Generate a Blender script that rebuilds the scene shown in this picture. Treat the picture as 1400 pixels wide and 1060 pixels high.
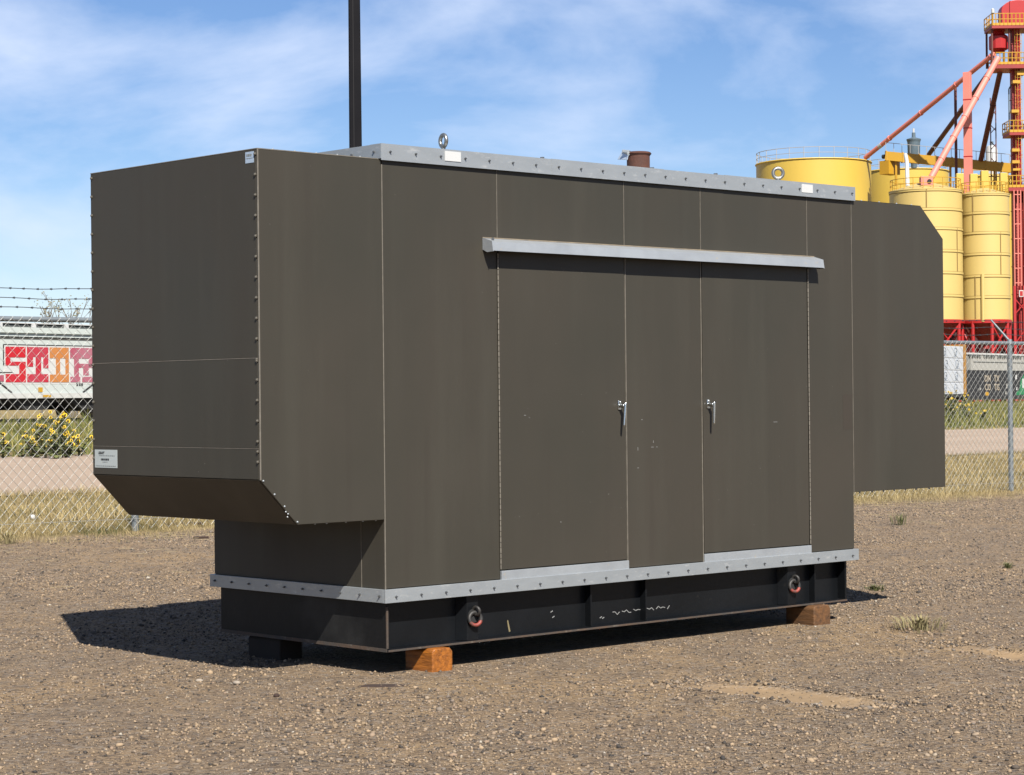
import bpy, math, random
import numpy as np
from mathutils import Vector, Matrix

# ------------------------------------------------------------------ scene, camera, light
scn = bpy.context.scene
for o in list(bpy.data.objects):
    bpy.data.objects.remove(o, do_unlink=True)
COL = scn.collection
random.seed(7)
RNG = np.random.default_rng(7)

CAM = Vector((-5.806, -7.055, 1.163))
YAW, PITCH, ROLL = 0.74748, 0.00487, -0.010006
FPX = 2973.2                                   # focal length in units of 1/1400 of the frame width
fw = Vector((math.sin(YAW)*math.cos(PITCH), math.cos(YAW)*math.cos(PITCH), math.sin(PITCH)))
r0 = Vector((math.cos(YAW), -math.sin(YAW), 0)); u0 = r0.cross(fw)
rt = r0*math.cos(ROLL)+u0*math.sin(ROLL); up = -r0*math.sin(ROLL)+u0*math.cos(ROLL)
cd = bpy.data.cameras.new('camera'); cam = bpy.data.objects.new('camera', cd); COL.objects.link(cam)
cam.matrix_world = Matrix(((rt.x, up.x, -fw.x, CAM.x), (rt.y, up.y, -fw.y, CAM.y), (rt.z, up.z, -fw.z, CAM.z), (0, 0, 0, 1)))
cd.sensor_fit = 'HORIZONTAL'; cd.sensor_width = 36; cd.lens = FPX/1400*36
cd.clip_start = 0.1; cd.clip_end = 8000
scn.camera = cam

SUN_D = Vector((0.46, 0.90, -1.0)).normalized()     # the way the sunlight travels
sl = bpy.data.lights.new('sun', 'SUN'); sl.energy = 5.0; sl.angle = math.radians(0.5); sl.color = (1.0, 0.955, 0.88)
so = bpy.data.objects.new('sun', sl); COL.objects.link(so)
so.rotation_euler = SUN_D.to_track_quat('-Z', 'Y').to_euler(); so.location = (-20, -30, 40)

w = bpy.data.worlds.new('World'); scn.world = w; w.use_nodes = True
nt = w.node_tree; nt.nodes.clear()
def wn(t, **k):
    n = nt.nodes.new(t)
    for a, b in k.items(): setattr(n, a, b)
    return n
sky = wn('ShaderNodeTexSky', sky_type='NISHITA', sun_disc=False)
sky.sun_elevation = math.asin(-SUN_D.z); sky.sun_rotation = math.atan2(-SUN_D.x, -SUN_D.y)
sky.altitude = 1300; sky.air_density = 1.0; sky.dust_density = 0.2; sky.ozone_density = 3.0
hsv = wn('ShaderNodeHueSaturation'); hsv.inputs['Hue'].default_value = 0.503; hsv.inputs['Saturation'].default_value = 1.14; hsv.inputs['Value'].default_value = 1.0
tin = wn('ShaderNodeMixRGB', blend_type='MULTIPLY'); tin.inputs['Fac'].default_value = 1; tin.inputs['Color2'].default_value = (.98, .95, 1.0, 1)
nt.links.new(sky.outputs[0], tin.inputs['Color1']); nt.links.new(tin.outputs[0], hsv.inputs['Color'])
tc = wn('ShaderNodeTexCoord'); sx = wn('ShaderNodeSeparateXYZ'); nt.links.new(tc.outputs['Generated'], sx.inputs[0])
mp = wn('ShaderNodeMapping'); mp.inputs['Location'].default_value = (2.2, .4, 0.0); mp.inputs['Scale'].default_value = (1, 1, 2.6)
nt.links.new(tc.outputs['Generated'], mp.inputs['Vector'])
n1 = wn('ShaderNodeTexNoise'); n1.inputs['Scale'].default_value = 5.5; n1.inputs['Detail'].default_value = 8; n1.inputs['Roughness'].default_value = 0.55; n1.inputs['Distortion'].default_value = 0.25
nt.links.new(mp.outputs[0], n1.inputs['Vector'])
cr = wn('ShaderNodeValToRGB'); cr.color_ramp.elements[0].position = 0.45; cr.color_ramp.elements[1].position = 0.72
cr.color_ramp.elements[0].color = (0, 0, 0, 1); cr.color_ramp.elements[1].color = (0.85, 0.85, 0.85, 1)
nt.links.new(n1.outputs['Fac'], cr.inputs['Fac'])
mix = wn('ShaderNodeMixRGB'); mix.inputs['Color2'].default_value = (7.4, 8.3, 10.2, 1)
nt.links.new(cr.outputs['Color'], mix.inputs['Fac']); nt.links.new(hsv.outputs[0], mix.inputs['Color1'])
bg = wn('ShaderNodeBackground'); bg.inputs['Strength'].default_value = 0.052
ow = wn('ShaderNodeOutputWorld'); nt.links.new(mix.outputs[0], bg.inputs['Color']); nt.links.new(bg.outputs[0], ow.inputs[0])

vs = scn.view_settings
vs.view_transform = 'Standard'; vs.look = 'None'; vs.exposure = 1.1; vs.gamma = 1.0; vs.use_curve_mapping = False

# ------------------------------------------------------------------ helpers
def at(x, y, D):
    """world point seen at survey coordinates (x, y) (1400 x 1060 plate) at D metres along the view axis"""
    return CAM + fw*D + rt*((x-700)/FPX*D) + up*((530-y)/FPX*D)

class MB:
    def __init__(s): s.v = []; s.f = []
    def add(s, vs, fs):
        b = len(s.v); s.v += [tuple(p) for p in vs]; s.f += [tuple(b+i for i in f) for f in fs]; return s
    def box(s, x0, x1, y0, y1, z0, z1):
        return s.add([(x0,y0,z0),(x1,y0,z0),(x1,y1,z0),(x0,y1,z0),(x0,y0,z1),(x1,y0,z1),(x1,y1,z1),(x0,y1,z1)],
                     [(3,2,1,0),(4,5,6,7),(0,1,5,4),(1,2,6,5),(2,3,7,6),(3,0,4,7)])
    def prism(s, pts, axis, lo, hi):
        """pts: 2-D outline in the two other axes, extruded along axis"""
        n = len(pts)
        def mk(a, b, c):
            return {'x': (c, a, b), 'y': (a, c, b), 'z': (a, b, c)}[axis]
        vs = [mk(a, b, lo) for a, b in pts]+[mk(a, b, hi) for a, b in pts]
        return s.add(vs, [tuple(range(n))[::-1], tuple(range(n, 2*n))]+[(i, (i+1) % n, n+(i+1) % n, n+i) for i in range(n)])
    def tube(s, p0, p1, r, n=8, r1=None, caps=True):
        p0 = Vector(p0); p1 = Vector(p1); d = (p1-p0).normalized()
        a = Vector((0, 0, 1)) if abs(d.z) < .9 else Vector((1, 0, 0))
        e = d.cross(a).normalized(); g = d.cross(e); r1 = r if r1 is None else r1
        vs = []
        for p, rr in ((p0, r), (p1, r1)):
            for k in range(n):
                t = 2*math.pi*(k+.5)/n; vs.append(p+e*(rr*math.cos(t))+g*(rr*math.sin(t)))
        fs = [(k, (k+1) % n, n+(k+1) % n, n+k) for k in range(n)]
        if caps: fs += [tuple(range(n))[::-1], tuple(range(n, 2*n))]
        return s.add(vs, fs)
    def bar(s, p0, p1, a, b):
        """rectangular bar, a wide (horizontal) and b deep"""
        p0 = Vector(p0); p1 = Vector(p1); d = (p1-p0).normalized()
        h = Vector((0, 0, 1)) if abs(d.z) < .95 else Vector((rt.x, rt.y, 0))
        e = d.cross(h).normalized(); g = e.cross(d)
        vs = [p+e*(sx*a/2)+g*(sy*b/2) for p in (p0, p1) for sx, sy in ((-1,-1),(1,-1),(1,1),(-1,1))]
        return s.add(vs, [(0,1,2,3),(7,6,5,4),(0,4,5,1),(1,5,6,2),(2,6,7,3),(3,7,4,0)])
    def path(s, pts, r, n=6):
        for a, b in zip(pts, pts[1:]): s.tube(a, b, r, n)
        return s
    def lathe(s, prof, c=(0, 0, 0), n=24, a0=0, a1=2*math.pi):
        c = Vector(c); full = abs(a1-a0-2*math.pi) < 1e-6; m = n if full else n+1
        vs = [(c.x+r*math.cos(a0+(a1-a0)*k/n), c.y+r*math.sin(a0+(a1-a0)*k/n), c.z+z) for r, z in prof for k in range(m)]
        fs = []
        for i in range(len(prof)-1):
            for k in range(n):
                k2 = (k+1) % m
                fs.append((i*m+k, i*m+k2, (i+1)*m+k2, (i+1)*m+k))
        return s.add(vs, fs)
    def torus(s, c, R, r, normal, n=20, m=8, a0=0, a1=2*math.pi):
        c = Vector(c); nn = Vector(normal).normalized()
        e = nn.orthogonal().normalized()
        if abs(nn.z) < .9: e = nn.cross(Vector((0, 0, 1))).normalized()
        g = nn.cross(e)
        full = abs(a1-a0-2*math.pi) < 1e-6; mm = n if full else n+1
        vs = []
        for k in range(mm):
            t = a0+(a1-a0)*k/n; d = e*math.cos(t)+g*math.sin(t)
            for j in range(m):
                q = 2*math.pi*j/m; vs.append(c+d*(R+r*math.cos(q))+nn*(r*math.sin(q)))
        fs = [(k*m+j, ((k+1) % mm)*m+j, ((k+1) % mm)*m+(j+1) % m, k*m+(j+1) % m) for k in range(n) for j in range(m)]
        return s.add(vs, fs)
    def mesh(s, name):
        me = bpy.data.meshes.new(name); me.from_pydata(s.v, [], s.f); me.update(); return me
    def build(s, name, mat, parent=None, smooth=False, bevel=0, seg=2, kind=None, label=None):
        o = bpy.data.objects.new(name, s.mesh(name)); COL.objects.link(o)
        return dress(o, mat, parent, smooth, bevel, seg, kind, label)

def dress(o, mat, parent=None, smooth=False, bevel=0, seg=2, kind=None, label=None):
    if mat and not o.data.materials: o.data.materials.append(mat)
    if parent: o.parent = parent
    if smooth:
        o.data.polygons.foreach_set('use_smooth', [True]*len(o.data.polygons))
        if smooth != 'all': o.data.set_sharp_from_angle(angle=math.radians(38))
    if bevel:
        m = o.modifiers.new('bevel', 'BEVEL'); m.width = bevel; m.segments = seg; m.limit_method = 'ANGLE'; m.angle_limit = math.radians(35)
    if kind: o['kind'] = kind
    if label: o['label'] = label
    return o

def np_mesh(name, verts, tris, mat, parent=None, tint=None, kind=None, smooth=False):
    me = bpy.data.meshes.new(name); verts = np.asarray(verts, np.float32); tris = np.asarray(tris, np.int32)
    k = tris.shape[1]
    me.vertices.add(len(verts)); me.vertices.foreach_set('co', verts.ravel())
    me.loops.add(tris.size); me.loops.foreach_set('vertex_index', tris.ravel())
    me.polygons.add(len(tris)); me.polygons.foreach_set('loop_start', np.arange(0, tris.size, k, dtype=np.int32))
    me.update(calc_edges=True); me.validate()
    if tint is not None:
        at_ = me.attributes.new('tint', 'FLOAT', 'POINT'); at_.data.foreach_set('value', np.asarray(tint, np.float32))
    if smooth: me.polygons.foreach_set('use_smooth', np.ones(len(tris), bool))
    o = bpy.data.objects.new(name, me); COL.objects.link(o); me.materials.append(mat)
    if parent: o.parent = parent
    if kind: o['kind'] = kind
    return o

def thing(name, label, cat, loc=(0, 0, 0), rz=0, group=None):
    o = bpy.data.objects.new(name, None); COL.objects.link(o); o.empty_display_size = .2
    o.location = loc; o.rotation_euler = (0, 0, rz)
    return tag(o, label, cat, group)
def tag(o, label, cat, group=None):
    o['label'] = label; o['category'] = cat
    if group: o['group'] = group
    return o
def share(src, name, parent, loc=(0, 0, 0), rot=None):
    o = src.copy(); o.name = name; COL.objects.link(o); o.parent = parent; o.location = loc
    if rot is not None: o.rotation_euler = rot
    return o
def copy_tree(o, parent=None):
    c = o.copy(); COL.objects.link(c)
    if parent: c.parent = parent
    for ch in list(o.children): copy_tree(ch, c)
    return c

# ------------------------------------------------------------------ materials
TONE = 0.49                                       # paint values measured at exposure 0
def mat(name, col, rough=.6, metal=0.0, spec=None, var=0.0, vscale=3.0, vcol=None, bump=0.0, bscale=60, stretch=(1, 1, 1), detail=6, coat=0, contrast=(.35, .7), vcol2=None, v2scale=30, v2=(.62, .72)):
    k = 1.0 if metal > .5 else TONE
    col = tuple(c*k for c in col); vcol = vcol and tuple(c*k for c in vcol); vcol2 = vcol2 and tuple(c*k for c in vcol2)
    m = bpy.data.materials.new(name); m.use_nodes = True; n = m.node_tree; b = n.nodes['Principled BSDF']
    b.inputs['Base Color'].default_value = (*col, 1); b.inputs['Roughness'].default_value = rough; b.inputs['Metallic'].default_value = metal
    if spec is not None: b.inputs['Specular IOR Level'].default_value = spec
    if coat: b.inputs['Coat Weight'].default_value = coat
    L = n.links.new
    t = n.nodes.new('ShaderNodeTexCoord'); mpn = n.nodes.new('ShaderNodeMapping'); mpn.inputs['Scale'].default_value = stretch
    L(t.outputs['Object'], mpn.inputs['Vector'])
    last = None
    if var > 0:
        ns = n.nodes.new('ShaderNodeTexNoise'); ns.inputs['Scale'].default_value = vscale; ns.inputs['Detail'].default_value = detail; ns.inputs['Roughness'].default_value = .6
        L(mpn.outputs[0], ns.inputs['Vector'])
        mr = n.nodes.new('ShaderNodeMapRange'); mr.inputs['From Min'].default_value = contrast[0]; mr.inputs['From Max'].default_value = contrast[1]; mr.inputs['To Max'].default_value = var
        L(ns.outputs['Fac'], mr.inputs['Value'])
        mxn = n.nodes.new('ShaderNodeMixRGB'); mxn.inputs['Color1'].default_value = (*col, 1)
        mxn.inputs['Color2'].default_value = (*(vcol or tuple(c*.5 for c in col)), 1)
        L(mr.outputs[0], mxn.inputs['Fac']); last = mxn.outputs[0]
    if vcol2:
        ns2 = n.nodes.new('ShaderNodeTexNoise'); ns2.inputs['Scale'].default_value = v2scale; ns2.inputs['Detail'].default_value = 8; ns2.inputs['Roughness'].default_value = .65
        L(mpn.outputs[0], ns2.inputs['Vector'])
        mr2 = n.nodes.new('ShaderNodeMapRange'); mr2.inputs['From Min'].default_value = v2[0]; mr2.inputs['From Max'].default_value = v2[1]
        L(ns2.outputs['Fac'], mr2.inputs['Value'])
        mx2 = n.nodes.new('ShaderNodeMixRGB'); mx2.inputs['Color1'].default_value = (*col, 1); mx2.inputs['Color2'].default_value = (*vcol2, 1)
        if last: L(last, mx2.inputs['Color1'])
        L(mr2.outputs[0], mx2.inputs['Fac']); last = mx2.outputs[0]
    if last: L(last, b.inputs['Base Color'])
    if bump > 0:
        nb = n.nodes.new('ShaderNodeTexNoise'); nb.inputs['Scale'].default_value = bscale; nb.inputs['Detail'].default_value = 5
        L(mpn.outputs[0], nb.inputs['Vector'])
        bp = n.nodes.new('ShaderNodeBump'); bp.inputs['Strength'].default_value = bump; bp.inputs['Distance'].default_value = .01
        L(nb.outputs['Fac'], bp.inputs['Height']); L(bp.outputs[0], b.inputs['Normal'])
    return m

def tint_mat(name, stops, rough=.8, trans=0.0, spec=.3):
    """colour picked per piece by the 'tint' attribute"""
    m = bpy.data.materials.new(name); m.use_nodes = True; n = m.node_tree; b = n.nodes['Principled BSDF']
    a = n.nodes.new('ShaderNodeAttribute'); a.attribute_name = 'tint'
    r = n.nodes.new('ShaderNodeValToRGB'); e = r.color_ramp.elements
    e[0].position, e[0].color = stops[0][0], (*stops[0][1], 1); e[1].position, e[1].color = stops[-1][0], (*stops[-1][1], 1)
    for p, c in stops[1:-1]:
        q = e.new(p); q.color = (*c, 1)
    n.links.new(a.outputs['Fac'], r.inputs['Fac']); n.links.new(r.outputs['Color'], b.inputs['Base Color'])
    b.inputs['Roughness'].default_value = rough; b.inputs['Specular IOR Level'].default_value = spec
    if trans: b.inputs['Transmission Weight'].default_value = 0; b.inputs['Subsurface Weight'].default_value = 0
    return m

def paint_mat():
    """sun-faded bronze paint on sheet steel: soft vertical streaks, dust, a little oil-canning"""
    m = bpy.data.materials.new('bronze_paint'); m.use_nodes = True; n = m.node_tree; b = n.nodes['Principled BSDF']; L = n.links.new
    t = n.nodes.new('ShaderNodeTexCoord')
    def noise(scale, st, det=5, ro=.55):
        mp_ = n.nodes.new('ShaderNodeMapping'); mp_.inputs['Scale'].default_value = st; L(t.outputs['Object'], mp_.inputs['Vector'])
        s = n.nodes.new('ShaderNodeTexNoise'); s.inputs['Scale'].default_value = scale; s.inputs['Detail'].default_value = det; s.inputs['Roughness'].default_value = ro
        L(mp_.outputs[0], s.inputs['Vector']); return s.outputs['Fac']
    def rng(v, a, b_, c, d):
        q = n.nodes.new('ShaderNodeMapRange'); q.inputs['From Min'].default_value = a; q.inputs['From Max'].default_value = b_; q.inputs['To Min'].default_value = c; q.inputs['To Max'].default_value = d
        L(v, q.inputs['Value']); return q.outputs[0]
    def mixc(f, c1, c2):
        q = n.nodes.new('ShaderNodeMixRGB'); L(f, q.inputs['Fac'])
        for s, c in (('Color1', c1), ('Color2', c2)):
            if isinstance(c, tuple): q.inputs[s].default_value = (*c, 1)
            else: L(c, q.inputs[s])
        return q.outputs[0]
    big = noise(1.1, (1, 1, .7), 4)
    c = mixc(rng(big, .35, .68, 0, 1), (.0312, .0288, .0222), (.0362, .0310, .0236))
    st = noise(5.5, (1, 1, .09), 5)
    c = mixc(rng(st, .5, .75, 0, .55), c, (.042, .0385, .0298))
    st2 = noise(14, (1, 1, .05), 4)
    c = mixc(rng(st2, .56, .72, 0, .3), c, (.029, .0245, .0192))
    sp = noise(90, (1, 1, 1), 3, .4)
    c = mixc(rng(sp, .775, .79, 0, .6), c, (.16, .15, .135))
    L(c, b.inputs['Base Color'])
    L(rng(big, .3, .7, .40, .58), b.inputs['Roughness'])
    b.inputs['Specular IOR Level'].default_value = .26
    oc = noise(2.0, (1, 1, .8), 2); fi = noise(350, (1, 1, 1), 2)
    b1 = n.nodes.new('ShaderNodeBump'); b1.inputs['Strength'].default_value = .35; b1.inputs['Distance'].default_value = .012; L(oc, b1.inputs['Height'])
    b2 = n.nodes.new('ShaderNodeBump'); b2.inputs['Strength'].default_value = .12; b2.inputs['Distance'].default_value = .001; L(fi, b2.inputs['Height'])
    L(b1.outputs[0], b2.inputs['Normal']); L(b2.outputs[0], b.inputs['Normal'])
    return m

M = dict(
    paint=paint_mat(),
    core=mat('enclosure_core', (.03, .027, .022), .8),
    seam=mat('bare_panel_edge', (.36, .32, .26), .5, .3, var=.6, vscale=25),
    zinc=mat('galvanised_flashing', (.315, .335, .345), .45, .55, var=.55, vscale=7, vcol=(.25, .268, .28), stretch=(1, 1, 3), bump=.06, bscale=120, vcol2=(.42, .43, .425), v2scale=16, v2=(.58, .72)),
    zdirt=mat('galvanised_weathered', (.66, .70, .73), .5, .5, var=.7, vscale=9, vcol=(.52, .55, .58), bump=.08, bscale=90, vcol2=(.78, .68, .52), v2scale=22, v2=(.64, .74)),
    bolt=mat('dull_bolt', (.16, .165, .17), .45, .8),
    screw=mat('painted_screw', (.20, .18, .145), .4, .3),
    chrome=mat('chrome_handle', (.55, .57, .57), .22, 1.0),
    black=mat('skid_black_paint', (.007, .008, .0095), .36, 0, spec=.24, var=.6, vscale=4, vcol=(.014, .016, .019), bump=.10, bscale=30, vcol2=(.09, .08, .065), v2scale=9, v2=(.68, .86)),
    blackdull=mat('skid_end_paint', (.010, .010, .0105), .5, 0, spec=.2, var=.8, vscale=3, vcol=(.045, .045, .044), contrast=(.5, .75), bump=.1, bscale=25),
    skrust=mat('rusty_flange_edge', (.075, .065, .055), .75, 0, var=1, vscale=14, vcol=(.14, .08, .045), bump=.2, bscale=80, vcol2=(.24, .20, .155), v2scale=17, v2=(.58, .72)),
    scuff=mat('scuff', (.33, .33, .32), .8),
    ochre=mat('ochre_drip', (.30, .24, .12), .8),
    redring=mat('ring_red_paint', (.40, .06, .04), .6, var=1, vscale=45, vcol=(.16, .06, .045), contrast=(.42, .6)),
    ironring=mat('ring_iron', (.03, .029, .028), .55, .3, var=.8, vscale=40, vcol=(.09, .08, .07)),
    rust=mat('rusted_stack', (.15, .045, .022), .85, 0, var=.9, vscale=12, vcol=(.085, .032, .02), bump=.25, bscale=70),
    steel=mat('eye_bolt_steel', (.30, .30, .28), .38, .9, var=.6, vscale=30, vcol=(.16, .155, .14)),
    white=mat('white_sticker', (.82, .83, .82), .5),
    foil=mat('foil_label', (.46, .53, .60), .3, .6),
    ink=mat('sticker_ink', (.02, .022, .025), .6),
    inkgrey=mat('sticker_fine_print', (.25, .27, .27), .7),
    wood=mat('cribbing_wood', (.60, .20, .024), .45, 0, var=1, vscale=9, vcol=(.24, .075, .012), stretch=(6, 1, 6), bump=.35, bscale=24, vcol2=(.03, .013, .006), v2scale=7, v2=(.66, .72)),
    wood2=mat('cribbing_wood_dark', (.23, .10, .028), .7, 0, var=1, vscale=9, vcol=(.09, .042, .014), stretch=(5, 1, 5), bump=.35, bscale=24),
    pole=mat('pole_dark_paint', (.006, .006, .009), .7, 0, spec=.1, var=.5, vscale=3, vcol=(.018, .016, .018)),
    galv=mat('fence_galvanised', (.33, .37, .39), .5, .45, var=.5, vscale=6, vcol=(.25, .28, .3)),
    wire=mat('fence_wire', (.40, .40, .375), .45, .6, var=.5, vscale=2, vcol=(.28, .28, .265)),
    barb=mat('barbed_wire', (.10, .10, .105), .6, .5),
    yellow=mat('silo_cream_yellow', (.86, .64, .22), .5, 0, var=.35, vscale=.25, vcol=(.80, .58, .17), stretch=(1, 1, .4)),
    tank=mat('tank_yellow', (.88, .61, .10), .5, 0, var=.5, vscale=.2, vcol=(.80, .53, .08), stretch=(1, 1, .3)),
    ysteel=mat('yellow_steelwork', (.78, .42, .02), .5, 0, var=.4, vscale=.8, vcol=(.6, .34, .03)),
    yseam=mat('silo_seam', (.30, .18, .03), .7),
    red=mat('red_steelwork', (.62, .018, .018), .45, 0, var=.5, vscale=.6, vcol=(.46, .018, .018)),
    dred=mat('weathered_red_trunking', (.46, .028, .024), .55, 0, var=.8, vscale=.5, vcol=(.32, .026, .022)),
    pink=mat('sun_bleached_red', (1.1, .35, .27), .55, 0, var=.6, vscale=.5, vcol=(1.0, .28, .21)),
    maroon=mat('oxide_red_spout', (.20, .045, .03), .6, 0, var=.5, vscale=.5, vcol=(.14, .035, .025)),
    slate=mat('filter_blue_grey', (.16, .23, .28), .5, 0, var=.4, vscale=1),
    wsteel=mat('white_steel', (.78, .78, .76), .5),
    rail=mat('tank_rail', (.62, .60, .58), .5, .3),
    mint=mat('hopper_mint_paint', (.76, .83, .79), .6, 0, var=.7, vscale=.5, vcol=(.67, .73, .70), stretch=(1, 1, .3), vcol2=(.45, .36, .2), v2scale=1.3, v2=(.70, .80)),
    hdark=mat('car_dark', (.022, .022, .022), .8),
    hroof=mat('hopper_roof', (.11, .125, .12), .7, 0, var=.5, vscale=.7),
    gred=mat('graffiti_red', (.72, .008, .02), .6, 0, var=.35, vscale=1.0, vcol=(.60, .07, .12), contrast=(.45, .65)),
    gred2=mat('graffiti_crimson', (.66, .012, .035), .6, 0, var=.6, vscale=1.0, vcol=(.58, .13, .19), contrast=(.4, .62)),
    gora=mat('graffiti_orange', (.72, .25, .05), .6, 0, var=.6, vscale=.9, vcol=(.74, .34, .12)),
    gpink=mat('graffiti_pink', (.54, .10, .16), .6, 0, var=.9, vscale=1.2, vcol=(.56, .22, .28), contrast=(.4, .62)),
    gwhite=mat('graffiti_white', (.80, .80, .78), .7),
    ggreen=mat('graffiti_green', (.02, .30, .11), .6),
    bgrey=mat('car_pale_grey', (.58, .57, .52), .7, 0, var=.6, vscale=.4, vcol=(.46, .45, .41), stretch=(1, 1, .3)),
    bblack=mat('car_black', (.018, .020, .024), .6, 0, var=.6, vscale=.4, vcol=(.04, .04, .042)),
    beige=mat('stencil_beige', (.52, .44, .33), .8),
    wrap=mat('lumber_wrap', (.74, .78, .83), .45, 0, var=.4, vscale=1.2, vcol=(.66, .71, .78), bump=.2, bscale=3),
    printg=mat('wrap_print', (.20, .25, .32), .6),
    oran=mat('flatcar_ochre', (.55, .28, .06), .6),
    rock=mat('stone', (.50, .42, .33), .85, 0, var=.6, vscale=20, vcol=(.34, .27, .2), bump=.3, bscale=40),
    rustbar=mat('rusted_strip', (.055, .028, .018), .9, bump=.2),
    stalk=mat('dry_stalk', (.36, .31, .24), .9),
    twig=mat('straw', (.50, .40, .22), .9),
    bark=mat('weed_tree_bark', (.22, .19, .15), .9),
    gleaf=mat('sunflower_leaf', (.12, .16, .04), .8, var=.9, vscale=8, vcol=(.26, .25, .08)),
    gstem=mat('sunflower_stem', (.10, .12, .04), .8),
    petal=mat('sunflower_petal', (1.2, .80, .015), .7),
    disk=mat('sunflower_disk', (.10, .05, .01), .9),
    tuft=mat('green_weed', (.11, .13, .035), .85, var=.8, vscale=20, vcol=(.19, .18, .06)),
    drytuft=mat('dry_weed', (.42, .34, .17), .9, var=.8, vscale=20, vcol=(.22, .21, .08)),
    railsteel=mat('track_rail', (.14, .11, .09), .6, .5),
    tie=mat('sleeper', (.06, .05, .04), .9),
)

# ------------------------------------------------------------------ ground
FX0, FY0, FSL = 3.13, 7.98, -0.0476               # the fence line: y = FY0 + FSL (x - FX0)
def fence_y(x): return FY0+FSL*(x-FX0)
def sst(a, b, x):
    t = np.clip((x-a)/(b-a), 0, 1); return t*t*(3-2*t)
_nz = [(RNG.uniform(-1, 1, 2), RNG.uniform(0, 6.28)) for _ in range(24)]
def vnoise(x, y, sc):
    v = 0
    for i, (d, ph) in enumerate(_nz):
        k = sc*(1+.22*i); n = d/np.linalg.norm(d); v = v+np.sin((x*n[0]+y*n[1])*k+ph+i)/(1+.2*i)
    return v/4.0
def rut(x, y):
    """two worn strips of smooth dried mud in the gravel; 1 inside"""
    m = 0
    for (ax, ay, bx, by, wd, ns) in RUTS:
        L = math.hypot(bx-ax, by-ay); tx, ty = (bx-ax)/L, (by-ay)/L
        s = (x-ax)*tx+(y-ay)*ty; d = -(x-ax)*ty+(y-ay)*tx
        d = d+.05*vnoise(x+ns, y, 3.1)
        ww = wd*(1+.35*vnoise(x, y+ns, 1.7)+.14*vnoise(x, y+ns, 7.5))
        e = sst(0, .5, s)*(1-sst(L-.5, L, s))
        m = np.maximum(m, (1-sst(ww*.55, ww, np.abs(d)))*e)
    return m
def gp(x, y):
    """ground point at z = 0 under plate coordinates, to survey the marks on the ground"""
    d = fw+rt*((x-700)/FPX)+up*((530-y)/FPX); t = -CAM.z/d.z; p = CAM+d*t; return p.x, p.y
RUTS = [(*gp(905, 926), *gp(1250, 972), .17, 0.0), (*gp(1270, 876), *gp(1480, 908), .16, 5.0)]
def gz(x, y):
    x = np.asarray(x, float); y = np.asarray(y, float)
    base = .086*sst(0.5, 7.6, y)*(1-sst(4, 14, x))*(1-sst(10, 15, y))
    fy = FY0+FSL*(x-FX0)
    berm = .05*np.exp(-((y-fy-.3)/.55)**2)
    micro = (.007*vnoise(x, y, 2.2)+.004*vnoise(x+3, y-2, 7.0))*(1-sst(30, 60, np.abs(y)))
    near_skid = 1-sst(.3, 1.0, np.maximum(np.maximum(-.4-x, x-3.6), np.maximum(-.3-y, y-1.5)))
    rise = .30*sst(48, 62, y-.227*(x-40))
    return base+berm+micro*(1-.85*near_skid)-.020*rut(x, y)+rise

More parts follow.
